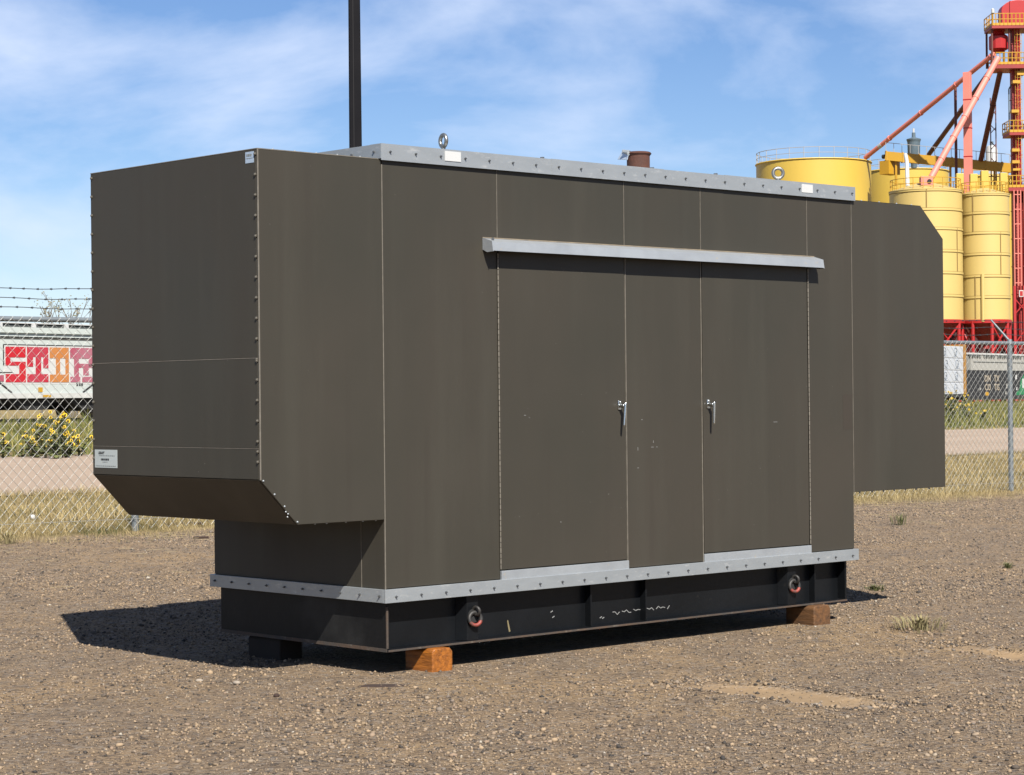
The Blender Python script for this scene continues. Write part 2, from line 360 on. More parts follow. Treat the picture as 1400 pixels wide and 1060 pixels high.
def axis(fine0, fine1, step, lo, hi):
    a = list(np.arange(fine0, fine1, step)); s = step; v = a[-1]
    while v < hi: s *= 1.22; v += s; a.append(v)
    s = step; v = fine0; b = []
    while v > lo: s *= 1.22; v -= s; b.append(v)
    return np.array(b[::-1]+a)
gx = axis(-4.5, 17, .045, -3000, 3000); gy = axis(-5.5, 10.2, .045, -3000, 3000)
XX, YY = np.meshgrid(gx, gy); ZZ = gz(XX, YY)
nx, ny = len(gx), len(gy)
idx = np.arange(nx*ny).reshape(ny, nx)
quads = np.stack([idx[:-1, :-1], idx[:-1, 1:], idx[1:, 1:], idx[1:, :-1]], -1).reshape(-1, 4)
def ground_mat():
    m = bpy.data.materials.new('yard_ground'); m.use_nodes = True; n = m.node_tree; b = n.nodes['Principled BSDF']; L = n.links.new
    t = n.nodes.new('ShaderNodeTexCoord'); P = t.outputs['Object']
    sep = n.nodes.new('ShaderNodeSeparateXYZ'); L(P, sep.inputs[0])
    def noise(sc, det=6, ro=.6):
        s = n.nodes.new('ShaderNodeTexNoise'); s.inputs['Scale'].default_value = sc; s.inputs['Detail'].default_value = det; s.inputs['Roughness'].default_value = ro; L(P, s.inputs['Vector']); return s.outputs['Fac']
    def rng(v, a, b_, c=0, d=1):
        q = n.nodes.new('ShaderNodeMapRange'); q.inputs['From Min'].default_value = a; q.inputs['From Max'].default_value = b_; q.inputs['To Min'].default_value = c; q.inputs['To Max'].default_value = d; L(v, q.inputs['Value']); return q.outputs[0]
    def mixc(f, c1, c2):
        q = n.nodes.new('ShaderNodeMixRGB')
        if isinstance(f, float): q.inputs['Fac'].default_value = f
        else: L(f, q.inputs['Fac'])
        for s, c in (('Color1', c1), ('Color2', c2)):
            if isinstance(c, tuple): q.inputs[s].default_value = (*c, 1)
            else: L(c, q.inputs[s])
        return q.outputs[0]
    def math_(op, a, b_):
        q = n.nodes.new('ShaderNodeMath'); q.operation = op
        for i, v in enumerate((a, b_)):
            if isinstance(v, (int, float)): q.inputs[i].default_value = v
            else: L(v, q.inputs[i])
        return q.outputs[0]
    patch = noise(.55, 5); mid = noise(5, 6); fine = noise(38, 6, .7); grit = noise(120, 4, .75)
    sand = rng(patch, .50, .64)
    c = mixc(rng(noise(1.7, 5), .38, .64), (.295, .206, .122), (.230, .170, .112))
    c = mixc(sand, c, (.335, .228, .122))
    c = mixc(rng(mid, .42, .66, 0, .7), c, (.140, .102, .072))
    c = mixc(rng(fine, .5, .68, 0, .55), c, (.275, .215, .152))
    c = mixc(rng(fine, .49, .36, 0, .85), c, (.070, .052, .040))  # low spots darkened: shade between the stones put into the colour
    c = mixc(rng(grit, .55, .72, 0, .7), c, (.31, .255, .195))
    c = mixc(rng(grit, .47, .34, 0, .85), c, (.050, .038, .029))  # finer hollows darkened the same way, shade in the colour
    v = n.nodes.new('ShaderNodeTexVoronoi'); v.inputs['Scale'].default_value = 46; L(P, v.inputs['Vector'])
    cv = n.nodes.new('ShaderNodeSeparateColor'); L(v.outputs['Color'], cv.inputs[0])
    c = mixc(rng(cv.outputs[0], .80, .9, 0, .6), c, (.26, .22, .18))
    c = mixc(rng(cv.outputs[1], .86, .93, 0, .6), c, (.085, .072, .063))
    at_ = n.nodes.new('ShaderNodeAttribute'); at_.attribute_name = 'tint'
    mud = mixc(rng(mid, .35, .65), (.225, .154, .086), (.190, .132, .076))
    c = mixc(rng(at_.outputs['Fac'], .3, .9, 0, .85), c, mud)
    # the field beyond the fence: pale dry soil between the grass
    fl = math_('ADD', math_('MULTIPLY', sep.outputs['X'], -FSL), sep.outputs['Y'])     # y - FSL x
    beyond = rng(math_('ADD', fl, math_('MULTIPLY', mid, .8)), FY0-FSL*FX0+.0, FY0-FSL*FX0+.5)
    soil = mixc(rng(noise(.9, 6), .38, .62), (.27, .20, .095), (.17, .135, .06))
    c = mixc(beyond, c, soil)
    L(c, b.inputs['Base Color']); b.inputs['Roughness'].default_value = .95; b.inputs['Specular IOR Level'].default_value = .15
    inv = rng(at_.outputs['Fac'], .3, .8, 1, .12)
    h = math_('ADD', math_('MULTIPLY', fine, .9), math_('MULTIPLY', grit, .55))
    vd = n.nodes.new('ShaderNodeTexVoronoi'); vd.inputs['Scale'].default_value = 62; L(P, vd.inputs['Vector'])
    h = math_('SUBTRACT', h, math_('MULTIPLY', vd.outputs['Distance'], .6))
    bp = n.nodes.new('ShaderNodeBump'); bp.inputs['Distance'].default_value = .022; L(h, bp.inputs['Height']); L(inv, bp.inputs['Strength'])
    L(bp.outputs[0], b.inputs['Normal'])
    return m
ground = np_mesh('ground', np.stack([XX.ravel(), YY.ravel(), ZZ.ravel()], 1), quads, ground_mat(), tint=rut(XX, YY).ravel(), smooth=True)
ground['kind'] = 'structure'

# dirt road beyond the fence, laid a little above the field
m_road = mat('dirt_road', (.56, .415, .295), .95, 0, var=.9, vscale=.35, vcol=(.45, .335, .23), stretch=(.3, 1, 1), bump=.4, bscale=20)
rd = MB(); xs = np.linspace(-60, 260, 161); N = len(xs)
ya = 17.0+.35*vnoise(xs, xs*0, .6); yb = 34.5+.8*vnoise(xs+9, xs*0, .3)
for i in range(N):
    for k in range(5):
        y = ya[i]+(yb[i]-ya[i])*k/4; rd.v.append((xs[i], y, float(gz(xs[i], y))+.012+(.05 if 0 < k < 4 else 0)))
rd.f = [(i*5+k, (i+1)*5+k, (i+1)*5+k+1, i*5+k+1) for i in range(N-1) for k in range(4)]
rd.build('dirt_road', m_road, smooth='all', kind='structure')

# ------------------------------------------------------------------ the generator enclosure
a_, L_, b_, W_ = .6412, 3.1385, .7929, 1.2411
ZT, ZC, ZB, CC, ZS, ZSB, ZCAP = 2.1702, .8451, .6587, .183, .3657, .3085, 2.236
ZK, KS, KX, B1, ZRC, ZDT = .0983, .020, 3.095, .1953, 2.003, 1.812
D0, D1, D2, D3, LN1, LN2 = .6524, 1.4525, 1.9798, 2.7791, 1.3338, .9705
T = .010                                          # panel thickness
gen = thing('generator_enclosure', 'long bronze brown steel generator enclosure on black skid with silver flashing', 'generator', (0, 0, 0))
I = .011
core = MB().box(I, L_-I, I, W_-I, ZS-.02, ZT-.006)
core.prism([(-a_+I, ZC+.004), (-a_+I, ZT-.006), (.0105, ZT-.006), (.0105, ZB+I), (-a_+CC+.004, ZB+I)], 'y', I, W_-I)
core.prism([(L_-.0105, ZT-.006), (L_+b_-B1-.004, ZT-.006-.004), (L_+b_-I, ZRC-.004), (L_+b_-I, ZB+I), (L_-.0105, ZB+I)], 'y', I, W_-I)
core.build('light_block_core', M['core'], gen)  # solid dark filler added behind the panels so no light leaks through the joints
g = .0022                                         # half a joint
def fpanel(x0, x1, z0, z1, name='panel', mt=None, y0=0.0, y1=T):
    return MB().box(x0+g, x1-g, y0, y1, z0+g, z1-g).build(name, mt or M['paint'], gen, bevel=.0015)
for yy in ((0, T), (W_-T, W_)):
    MB().prism([(-a_, ZC), (-a_, ZT), (-g, ZT), (-g, ZB), (-a_+CC, ZB)], 'y', *yy).build('hood_side_panel', M['paint'], gen, bevel=.002)
    MB().prism([(L_+g, ZT), (L_+b_-B1, ZT-.0), (L_+b_, ZRC), (L_+b_, ZB), (L_+g, ZB)], 'y', *yy).build('outlet_side_panel', M['paint'], gen, bevel=.002)
fpanel(0, D0, ZS, ZT); fpanel(D0, D1, ZDT+.02, ZT); fpanel(D1, D2, ZS, ZT); fpanel(D2, D3, ZDT+.02, ZT); fpanel(D3, L_, ZS, ZT)
for x0, x1 in ((0, 1.05), (1.05, 2.1), (2.1, L_)): fpanel(x0, x1, ZS, ZT, y0=W_-T, y1=W_)
# end faces
for z0, z1 in ((ZC, LN2), (LN2, LN1), (LN1, ZT)):
    MB().box(-a_-.001, -a_+T, T+.001, W_-T-.001, z0+g*.7, z1-g*.7).build('end_panel', M['paint'], gen, bevel=.0012)
def slope_panel(p, q, name):
    d = Vector((q[0]-p[0], 0, q[1]-p[1])).normalized(); nn = Vector((-d.z, 0, d.x))*T
    MB().prism([p, q, (q[0]+nn.x, q[1]+nn.z), (p[0]+nn.x, p[1]+nn.z)], 'y', T+.001, W_-T-.001).build(name, M['paint'], gen)
slope_panel((-a_+CC, ZB+.0005), (-a_, ZC-.001), 'hood_chamfer_panel') if False else None
MB().prism([(-a_, ZC-.002), (-a_+CC-.001, ZB), (-a_+CC+.006, ZB+.009), (-a_+.0095, ZC+.003)], 'y', T+.001, W_-T-.001).build('hood_chamfer_panel', M['paint'], gen)
MB().box(-a_+CC+.002, -.002, T+.001, W_-T-.001, ZB, ZB+T).build('hood_floor_panel', M['paint'], gen)
MB().box(-a_, -.013, 0, W_, ZT+.0005, ZT+.0025).build('hood_roof_sheet', M['paint'], gen)
MB().box(L_+b_-T, L_+b_+.001, T+.001, W_-T-.001, ZB, ZRC).build('outlet_end_panel', M['paint'], gen)
MB().prism([(L_+b_-B1, ZT), (L_+b_, ZRC), (L_+b_-.01, ZRC-.004), (L_+b_-B1-.006, ZT-.009)], 'y', T+.001, W_-T-.001).build('outlet_chamfer_panel', M['paint'], gen)
MB().box(L_+.013, L_+b_-B1, 0, W_, ZT+.0005, ZT+.0025).build('outlet_roof_sheet', M['paint'], gen)
MB().box(L_+.002, L_+b_-T-.002, T+.001, W_-T-.001, ZB, ZB+T).build('outlet_floor_panel', M['paint'], gen)
# wall of the main body below the hood
MB().box(0, T, T+.001, .158, ZS, ZB-.001).build('lower_end_panel', M['paint'], gen, bevel=.001)
MB().box(0, T, .161, W_-T-.001, ZS, ZB-.001).build('lower_end_panel', M['paint'], gen, bevel=.001)
MB().box(L_-T, L_, T+.001, W_-T-.001, ZS, ZB-.001).build('lower_end_panel', M['paint'], gen, bevel=.001)
# bare edges that show as pale lines at the joints
class Trim:
    def box(s, *a): MB().box(*a).build('bare_edge', M['seam'], gen)
sm = Trim()
def vline(x, z0, z1, wd=.0032, y=-.0012): sm.box(x-wd/2, x+wd/2, y, .004, z0, z1)
vline(-.0005, ZS, ZT-.02, .0042); vline(L_, ZB, ZT-.005, .0026)
for x in (D0, D1, D2, D3): vline(x, ZDT+.05, ZT, .0024)
vline(D1+.003, ZS, ZDT, .0045, -.0022); vline(D2-.003, ZS, ZDT, .0045, -.0022)
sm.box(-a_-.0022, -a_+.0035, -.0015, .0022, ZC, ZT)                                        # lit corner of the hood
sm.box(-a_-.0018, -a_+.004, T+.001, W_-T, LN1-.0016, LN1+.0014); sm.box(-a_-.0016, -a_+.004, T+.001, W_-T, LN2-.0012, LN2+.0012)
sm.box(-a_-.001, -.02, -.0012, .003, ZT-.0005, ZT+.0032); sm.box(-a_-.0012, -a_+.006, .004, W_, ZT+.0003, ZT+.0035)
sm.box(-.0012, .003, .158, .161, ZS, ZB-.004)
# screws down both corners of the hood, along the chamfer and under the outlet hood
sc = MB()
def head(p, n, r=.0072, h=.0075):
    p = Vector(p); n = Vector(n); sc.tube(p, p+n*h*.55, r, 8); sc.tube(p+n*h*.55, p+n*h, r*.85, 8, r*.4)
z = ZT-.02
while z > ZC+.01:
    head((-a_-.001, .013, z), (-1, 0, 0)); head((-a_-.001, W_-.012, z), (-1, 0, 0)); z -= .0822
for z in (LN1+.012, LN2+.012): head((-a_-.001, .013, z-.024), (-1, 0, 0))
sc.build('hood_screws', M['screw'], gen, smooth=True, kind='stuff')
sc = MB()
for t in (.05, .35, .62, .97):
    head((-a_+CC*t+.004, -.0, ZC+(ZB-ZC)*t+.006), (0, -1, 0), .0042, .005)
for (x, z) in ((-a_+.124, ZB+.055), (-a_+.135, ZB+.046), (-a_+.132, ZB+.034)): head((x, 0, z), (0, -1, 0), .0036, .003)
for x in (-.36, -.30, -.20, -.11, -.04): head((x, .012, ZB), (0, 0, -1), .004, .005)
for x in (3.2, 3.306, 3.40, 3.493, 3.59, 3.684, 3.80): head((x, .012, ZB), (0, 0, -1), .005, .009)
for x in (-.55, -.44, -.33, -.22, -.1): head((x, .02, ZT+.002), (0, 0, 1), .006, .007)
for x in (3.25, 3.4, 3.55, 3.68): head((x, .02, ZT+.002), (0, 0, 1), .006, .007)
sc.build('small_screws', M['zdirt'], gen, smooth=True, kind='stuff')
# doors
for x0, x1, hx, hinge in ((D0+.004, D1-.002, 1.405, D0), (D2+.002, D3-.004, 2.017, D3)):
    dr = MB().box(x0+.003, x1-.003, -.0035, .011, ZS+.042, ZDT+.012).build('door', M['paint'], gen, bevel=.0025)
    # piano hinge, knuckle by knuckle
    hb = MB(); z = ZS+.045; k = 0
    while z < ZDT-.01:
        hb.tube((hinge, -.0042, z), (hinge, -.0042, z+.0215), .0034 if k % 2 else .0029, 8); z += .024; k += 1
    hb.build('piano_hinge', M['seam'], dr, kind='stuff')
    # L handle: back plate, spindle, hanging grip
    h = MB().prism([(hx-.010, 1.146), (hx+.010, 1.146), (hx+.010, 1.104), (hx-.010, 1.104)], 'y', -.009, -.0036)
    h.tube((hx, -.009, 1.122), (hx, -.041, 1.122), .0095, 12)
    h.tube((hx, -.0035, 1.142), (hx, -.014, 1.142), .004, 8)
    ho = h.build('handle', M['chrome'], dr, smooth=True, bevel=.0015)
    gr = MB(); pr = [(-.012, 1.135, .006), (.0, 1.131, .0072), (0, 1.10, .0066), (.0, 1.065, .006), (-.001, 1.033, .0052), (-.001, 1.028, .0025)]
    tilt = -.10 if hinge == D0 else -.03
    pts = [Vector((hx+tilt*(1.133-zz)*1.0, -.045, zz)) for _, zz, _ in pr]
    for (p, q, e1, e2) in zip(pts, pts[1:], pr, pr[1:]): gr.tube(p, q, e1[2], 10, e2[2])
    gr.build('grip', M['chrome'], ho, smooth=True)
    th = MB().box(min(x0, x1)-.004, max(x0, x1)+.004, -.0105, .002, ZS-.003, ZS+.038).build('door_threshold', M['zdirt'], gen, bevel=.0012)
# drip cap over the doors: sloped sheet with a turned-down lip
X0, X1 = .565, 2.832
dc = MB().prism([(-.001, 1.864), (-.062, 1.846), (-.068, 1.806), (-.0655, 1.806), (-.0595, 1.8435), (-.001, 1.8605)], 'x', X0+.002, X1-.002)
dco = dc.build('drip_cap', M['zdirt'], gen)
for x in (X0, X1-.003):
    MB().prism([(-.001, 1.866), (-.062, 1.848), (-.070, 1.803), (-.03, 1.801), (-.001, 1.814)], 'x', x, x+.003).build('drip_cap_end', M['zdirt'], dco)
cap = MB().box(X0, X1, -.004, .0, 1.8642, 1.8685)
cap.build('drip_cap_sealant', mat('sealant', (.42, .33, .22), .8, var=1, vscale=14, vcol=(.24, .2, .15)), dco)
bm = MB().tube((X0+.03, -.034, 1.8535), (X0+.028, -.039, 1.8625), .006, 8).build('rivet', M['bolt'], dco)
# roof flashing in overlapping lengths, with bolts
segs = [-.014, .975, 1.690, 2.142, L_+.014]
boltpos = [.033+.1405*k for k in range(23)]
for i in range(4):
    x0, x1 = segs[i], segs[i+1]; pr = .0012*(i % 2)
    f = MB().prism([(-.016-pr, ZT-.004), (-.016-pr, ZCAP+pr), (.06, ZCAP+pr), (.06, ZCAP+pr-.003), (-.0125-pr, ZCAP+pr-.003), (-.0125-pr, ZT-.004)], 'x', x0, x1+(.02 if i in (1, ) else 0.0015)).build('roof_flashing', M['zinc'], gen)
    bb = MB()
    for x in boltpos:
        if x0 <= x < x1: bb.tube((x, -.0155-pr, 2.203), (x, -.021-pr, 2.203), .0050, 6); bb.tube((x, -.020-pr, 2.203), (x, -.026-pr, 2.203), .003, 6)
    bb.build('bolts', M['bolt'], f, kind='stuff')
for x0, x1, nm in ((-.0155, -.012, 'x'), (L_+.012, L_+.0155, 'x')):
    f = MB().box(x0, x1, -.0145, W_+.0145, ZT+.003, ZCAP-.0015).build('roof_end_flashing', M['zinc'], gen)
    bb = MB()
    for k in range(9):
        s = -1 if x0 < 1 else 1; xx = x0 if s < 0 else x1
        bb.tube((xx, .03+.148*k, 2.203), (xx+s*.006, .03+.148*k, 2.203), .0050, 6)
    bb.build('bolts', M['bolt'], f, kind='stuff')
MB().box(-.014, L_+.014, W_+.0125, W_+.016, ZT-.004, ZCAP-.001).build('roof_rear_flashing', M['zinc'], gen)
MB().box(-.012, L_+.012, .04, W_+.012, ZCAP-.02, ZCAP-.0045).build('roof_sheet', M['zinc'], gen)
for x in (.98, 1.70, 2.15):
    q = MB(); q.tube((x, .05, ZCAP-.002), (x, .05, ZCAP+.007), .02, 10); q.tube((x, .05, ZCAP+.007), (x, .05, ZCAP+.015), .010, 6)
    q.build('roof_bolt', M['bolt'], gen)
for x0, x1 in ((.337, .428), (2.722, 2.808)):
    MB().box(x0, x1, -.0192, -.0162, 2.186, 2.228).build('blank_sticker', M['white'], gen)
# eye bolts
for x, nrm in ((.388, (.985, -.17, 0)), (2.62, (.62, .78, 0))):
    e = thing('eye', '', '') if False else None
    q = MB().torus((x, .05, 2.281), .0255, .0088, nrm, 22, 10); q.tube((x, .05, ZCAP-.006), (x, .05, 2.256), .010, 10); q.tube((x, .05, ZCAP-.004), (x, .05, ZCAP+.006), .021, 14)
    q.build('eye_bolt', M['steel'], gen, smooth=True)
# exhaust stack with open rain flap
ex, ey, er = 2.18, .6, .0585
q = MB().lathe([(er, ZCAP-.01), (er, 2.385), (er+.004, 2.39), (er+.004, 2.404), (er-.002, 2.406), (er-.006, 2.38), (er-.006, ZCAP)], (ex, ey, 0), 32)
stk = q.build('exhaust_stack', M['rust'], gen, smooth=True)
q = MB(); q.prism([(-.1-.09*math.cos(t)*.0+.0, 0) for t in ()] or [(0, 0), (1, 0), (1, 1)], 'z', 0, .001) if False else None
cl = MB().torus((ex, ey, 2.397), er+.005, .004, (0, 0, 1), 32, 6); cl.build('clamp_ring', M['rust'], stk, smooth=True)
LF = Vector((-.7335, .6797, 0)); DP = Vector((.6797, .7335, 0)); fc = Vector((ex, ey, 2.398))
def fpt(l, z_, d): return fc+LF*l+Vector((0, 0, z_))+DP*d
hw = MB().bar(fpt(.046, .006, -.035), fpt(.078, .012, -.02), .03, .014); hw.tube(fpt(.05, -.004, -.045), fpt(.072, .014, .015), .010, 10)
hw.build('flap_hinge', M['zinc'], stk, bevel=.002)
cn = [fpt(.076, .022, .035), fpt(.104, -.026, .02), fpt(.058, -.036, -.05), fpt(.046, .016, -.035)]
nn = (cn[1]-cn[0]).cross(cn[2]-cn[0]).normalized()*.0018
MB().add([p-nn for p in cn]+[p+nn for p in cn], [(3, 2, 1, 0), (4, 5, 6, 7)]+[(k, (k+1) % 4, 4+(k+1) % 4, 4+k) for k in range(4)]).build('rain_flap', M['foil'], stk, bevel=.001)
# base flashing, with bolts
f = MB().box(-.0145, L_+.016, -.0155, -.0005, ZSB, ZS).build('base_flashing', M['zinc'], gen, bevel=.0012)
bb = MB()
for k in range(23):
    x = .042+.139*k; bb.tube((x, -.015, .334), (x, -.0205, .334), .0050, 6); bb.tube((x, -.02, .334), (x, -.0265, .334), .003, 6)
bb.build('bolts', M['bolt'], f, kind='stuff')
f = MB().box(-.015, -.0005, .0, W_+.014, ZSB+.0005, ZS-.0005).build('base_flashing', M['zinc'], gen, bevel=.0012)
bb = MB()
for k in range(10):
    y = .02+.1325*k; bb.tube((-.0145, y, .338), (-.0205, y, .338), .0050, 6); bb.tube((-.02, y, .338), (-.0255, y, .338), .003, 6)
bb.build('bolts', M['bolt'], f, kind='stuff')
MB().box(L_+.0005, L_+.0155, .0, W_+.014, ZSB+.0005, ZS-.0005).build('base_flashing', M['zinc'], gen, bevel=.0012)
MB().box(-.0145, L_+.016, W_+.0005, W_+.0155, ZSB, ZS).build('base_flashing', M['zinc'], gen, bevel=.0012)
# skid: channel beams, end plates, stiffeners, lifting brackets with rings
sk = MB().box(KS+.018, KX-.002, KS+.048, KS+.058, ZK+.012, ZSB+.03)
sk.box(KS+.02, KX-.02, KS+.058, KS+.12, ZSB+.0, ZSB+.012)
sko = sk.build('skid_beam', M['black'], gen)
MB().box(KS, KX, KS-.004, KS+.10, ZK, ZK+.0115).build('bottom_flange', M['black'], sko, bevel=.002)
MB().box(KS+.004, KX-.004, KS-.0055, KS-.0042, ZK+.0012, ZK+.0095).build('worn_flange_edge', M['skrust'], sko)
MB().box(KS+.018, KX, W_-KS-.034, W_-KS-.024, ZK+.012, ZSB+.03).build('skid_beam', M['black'], gen)
MB().box(KS, KX, W_-KS-.10, W_-KS+.004, ZK, ZK+.0115).build('bottom_flange', M['black'], gen, bevel=.002)
ep = MB().box(KS, KS+.0165, KS+.002, W_-KS-.002, ZK+.0125, ZSB+.03).build('skid_end_plate', M['blackdull'], gen, bevel=.002)
MB().box(KS-.003, KS-.0005, KS-.002, W_-KS, ZK+.0005, ZK+.015).build('rusted_bottom_edge', M['skrust'], ep)
MB().box(KS-.0035, KS+.006, KS-.0035, KS+.0015, ZK+.016, ZSB-.02).build('rusted_corner_edge', M['skrust'], ep)
MB().box(KX-.014, KX, KS+.06, W_-KS-.036, ZK+.013, ZSB+.03).build('skid_end_plate', M['blackdull'], gen)
MB().box(KX-.014, KX, KS+.0, KS+.0475, ZK+.012, ZSB+.028).build('stiffener_plate', M['black'], sko)
for x in (1.245, 1.610, 2.855):
    MB().box(x-.004, x+.004, KS+.012, KS+.0478, ZK+.012, ZSB+.028).build('stiffener_plate', M['black'], sko)
for x, zlo in ((.497, .112), (2.650, .118)):
    br = MB().prism([(x-.052, KS+.0478), (x-.030, KS-.006), (x+.034, KS-.006), (x+.040, KS+.0478)], 'z', ZK+.012, ZSB+.02).build('lifting_bracket', M['black'], gen, bevel=.002)
    zc = .205; yc = KS-.020
    MB().tube((x+.004, KS-.0062, zc+.012), (x+.004, KS-.012, zc+.012), .030, 20).build('socket', M['hdark'], br)
    tilt = (-.28, -1, .20)
    MB().torus((x+.004, yc, zc), .028, .0085, tilt, 22, 8, .45, math.pi-.30).build('lower_half_ring', M['redring'], br, smooth='all')
    MB().torus((x+.004, yc, zc), .028, .0098, tilt, 22, 8, math.pi-.30, 2*math.pi+.45).build('upper_half_ring', M['ironring'], br, smooth='all')
    MB().torus((x+.008, yc-.004, zc+.034), .017, .0075, (1, .2, .1), 16, 8).build('eye_loop', M['ironring'], br, smooth='all')
# scuffs and drips on the skid web
sf = MB(); pts = []
for k in range(26):
    x = 1.42+.0155*k; z_ = .158+.006*math.sin(k*2.3)+.0045*math.sin(k*5.1+1)
    pts.append((x, KS+.0472, z_))
for i, (p, q) in enumerate(zip(pts, pts[1:])):
    if i % 5 != 3: sf.bar(p, q, .0012, .0034)
for x, z_ in ((1.335, .14), (1.35, .136), (1.02, .19), (1.03, .165)): sf.bar((x, KS+.0472, z_), (x+.014, KS+.0472, z_+.006), .0012, .004)
sf.build('chalk_scuff', M['scuff'], sko, kind='stuff')
MB().prism([(.752, .172), (.757, .176), (.764, .150), (.771, .124), (.762, .122), (.756, .146)], 'y', KS+.0466, KS+.0476).build('ochre_drip', M['ochre'], sko)
# scratches in the paint of the centre panel and doors
s2 = MB()
for x, z_, l_, t_ in ((1.62, .925, .018, 0), (1.655, .925, .01, 0), (1.635, .945, .002, .012), (1.53, .912, .002, .016), (1.525, .83, .012, 0), (1.555, 1.055, .01, .002), (.80, 1.085, .012, .002), (.83, 1.075, .006, .002), (2.50, 1.03, .03, .002), (1.02, .6, .004, .004)):
    s2.box(x, x+max(l_, .002), -.0046 if not D1 < x < D2 else -.0009, -.003 if not D1 < x < D2 else .001, z_, z_+max(t_, .002))
s2.build('paint_scratches', M['scuff'], gen, kind='stuff')

# stickers with their writing
def text(body, size, loc, rot, mt, parent, name='lettering', shear=0, sx_=1.0, ext=.0004, bold=0):
    cu = bpy.data.curves.new('text', 'FONT'); cu.body = body; cu.size = size; cu.shear = shear; cu.extrude = ext; cu.offset = bold; cu.align_x = 'LEFT'; cu.resolution_u = 2
    t = bpy.data.objects.new('text', cu); COL.objects.link(t)
    dg = bpy.context.evaluated_depsgraph_get(); me = bpy.data.meshes.new_from_object(t.evaluated_get(dg))
    bpy.data.objects.remove(t); bpy.data.curves.remove(cu)
    o = bpy.data.objects.new(name, me); COL.objects.link(o); o.location = loc; o.rotation_euler = rot; o.scale = (sx_, 1, 1)
    return dress(o, mt, parent)
FACE_L = (math.pi/2, 0, -math.pi/2)               # lettering on a face that looks to -x
xs_ = -a_-.0022
st = MB().box(xs_, -a_-.0009, 1.043, 1.222, .876, .955).build('name_sticker', mat('sticker_paper', (.66, .72, .71), .5, var=.3, vscale=20, vcol=(.58, .64, .63)), gen)
text('KRAFT', .0155, (xs_-.0003, 1.192, .9355), FACE_L, M['ink'], st, shear=.25, bold=.0006)
def fine_print(y0, y1, z0, h, wl, mt, parent):
    """a line of print too small to read: word-sized strokes"""
    q = MB(); y = y0; k = 0
    while y > y1:
        l = wl*(.6+.8*((k*37) % 10)/10); q.box(xs_-.0006, xs_+.0002, max(y-l, y1), y, z0, z0+h); y -= l+wl*.3; k += 1
    q.build('fine_print', mt, parent, kind='stuff')
fine_print(1.188, 1.062, .9275, .0028, .012, M['inkgrey'], st)
fine_print(1.172, 1.108, .908, .0085, .009, M['ink'], st)
fine_print(1.16, 1.12, .900, .0025, .01, M['inkgrey'], st)
fine_print(1.214, 1.052, .8825, .0028, .012, M['inkgrey'], st)
st = MB().box(xs_, -a_-.0009, .022, .079, 2.117, 2.162).build('rating_label', M['foil'], gen)
fine_print(.071, .036, 2.143, .010, .009, M['inkgrey'], st)
fine_print(.074, .030, 2.134, .003, .008, M['inkgrey'], st)

# timber blocks under the skid
def block(name, label, x0, x1, y0, y1, mt, rz=0.0, z0=-.02):
    o = MB().prism([(x0, z0), (x1, z0), (x1, ZK-.018), (x1-.014, ZK-.0003), (x0+.012, ZK-.0003), (x0, ZK-.014)], 'y', y0, y1).build(name, mt, bevel=.005, seg=2)
    return tag(o, label, 'timber block', 'blocks under the skid')
block('timber_block', 'orange brown timber block under the skid by the hood end, sunlit', .228, .343, -.030, .15, M['wood'])
block('timber_block', 'dark brown timber block under the skid below the outlet hood end', 2.762, 2.893, -.035, .15, M['wood2'])
block('timber_block', 'timber block coloured near black for the shade beneath the skid end plate', .035, .16, .79, 1.03, mat('shade_dark_timber', (.03, .018, .010), .9, var=.6, vscale=9))  # the shade under the skid is put into this wood's colour

# ------------------------------------------------------------------ fence
fence = thing('chain_link_fence', 'galvanised chain link fence topped with three strands of barbed wire', 'fence', (0, 0, 0))
FH = 1.70
PX = [3.92+2.87*k for k in range(-2, 8)]
def fp(x, z, off=0.0):
    y = fence_y(x)+off; return Vector((x, y, z))
arm = []
for x in PX:
    zb = float(gz(x, fence_y(x)))
    p = MB().tube((x, fence_y(x), zb-.2), (x, fence_y(x), zb+FH-.01), .030, 12).build('post', M['galv'], fence, smooth=True)
    a = MB().tube((x, fence_y(x)+.0, zb+FH-.015), (x, fence_y(x)+.0, zb+FH+.045), .036, 12, .028)
    a.tube((x, fence_y(x)+.01, zb+FH+.035), (x, fence_y(x)+.25, zb+FH+.275), .014, 8, .010)
    a.build('barb_arm', M['galv'], p, smooth=True)
def fz(x): return float(gz(x, fence_y(x)))
xs = np.arange(PX[0], PX[-1]+.01, 2.87/2)
MB().path([fp(x, fz(x)+FH, .0) for x in PX], .021, 10).build('top_rail', M['galv'], fence, smooth=True)
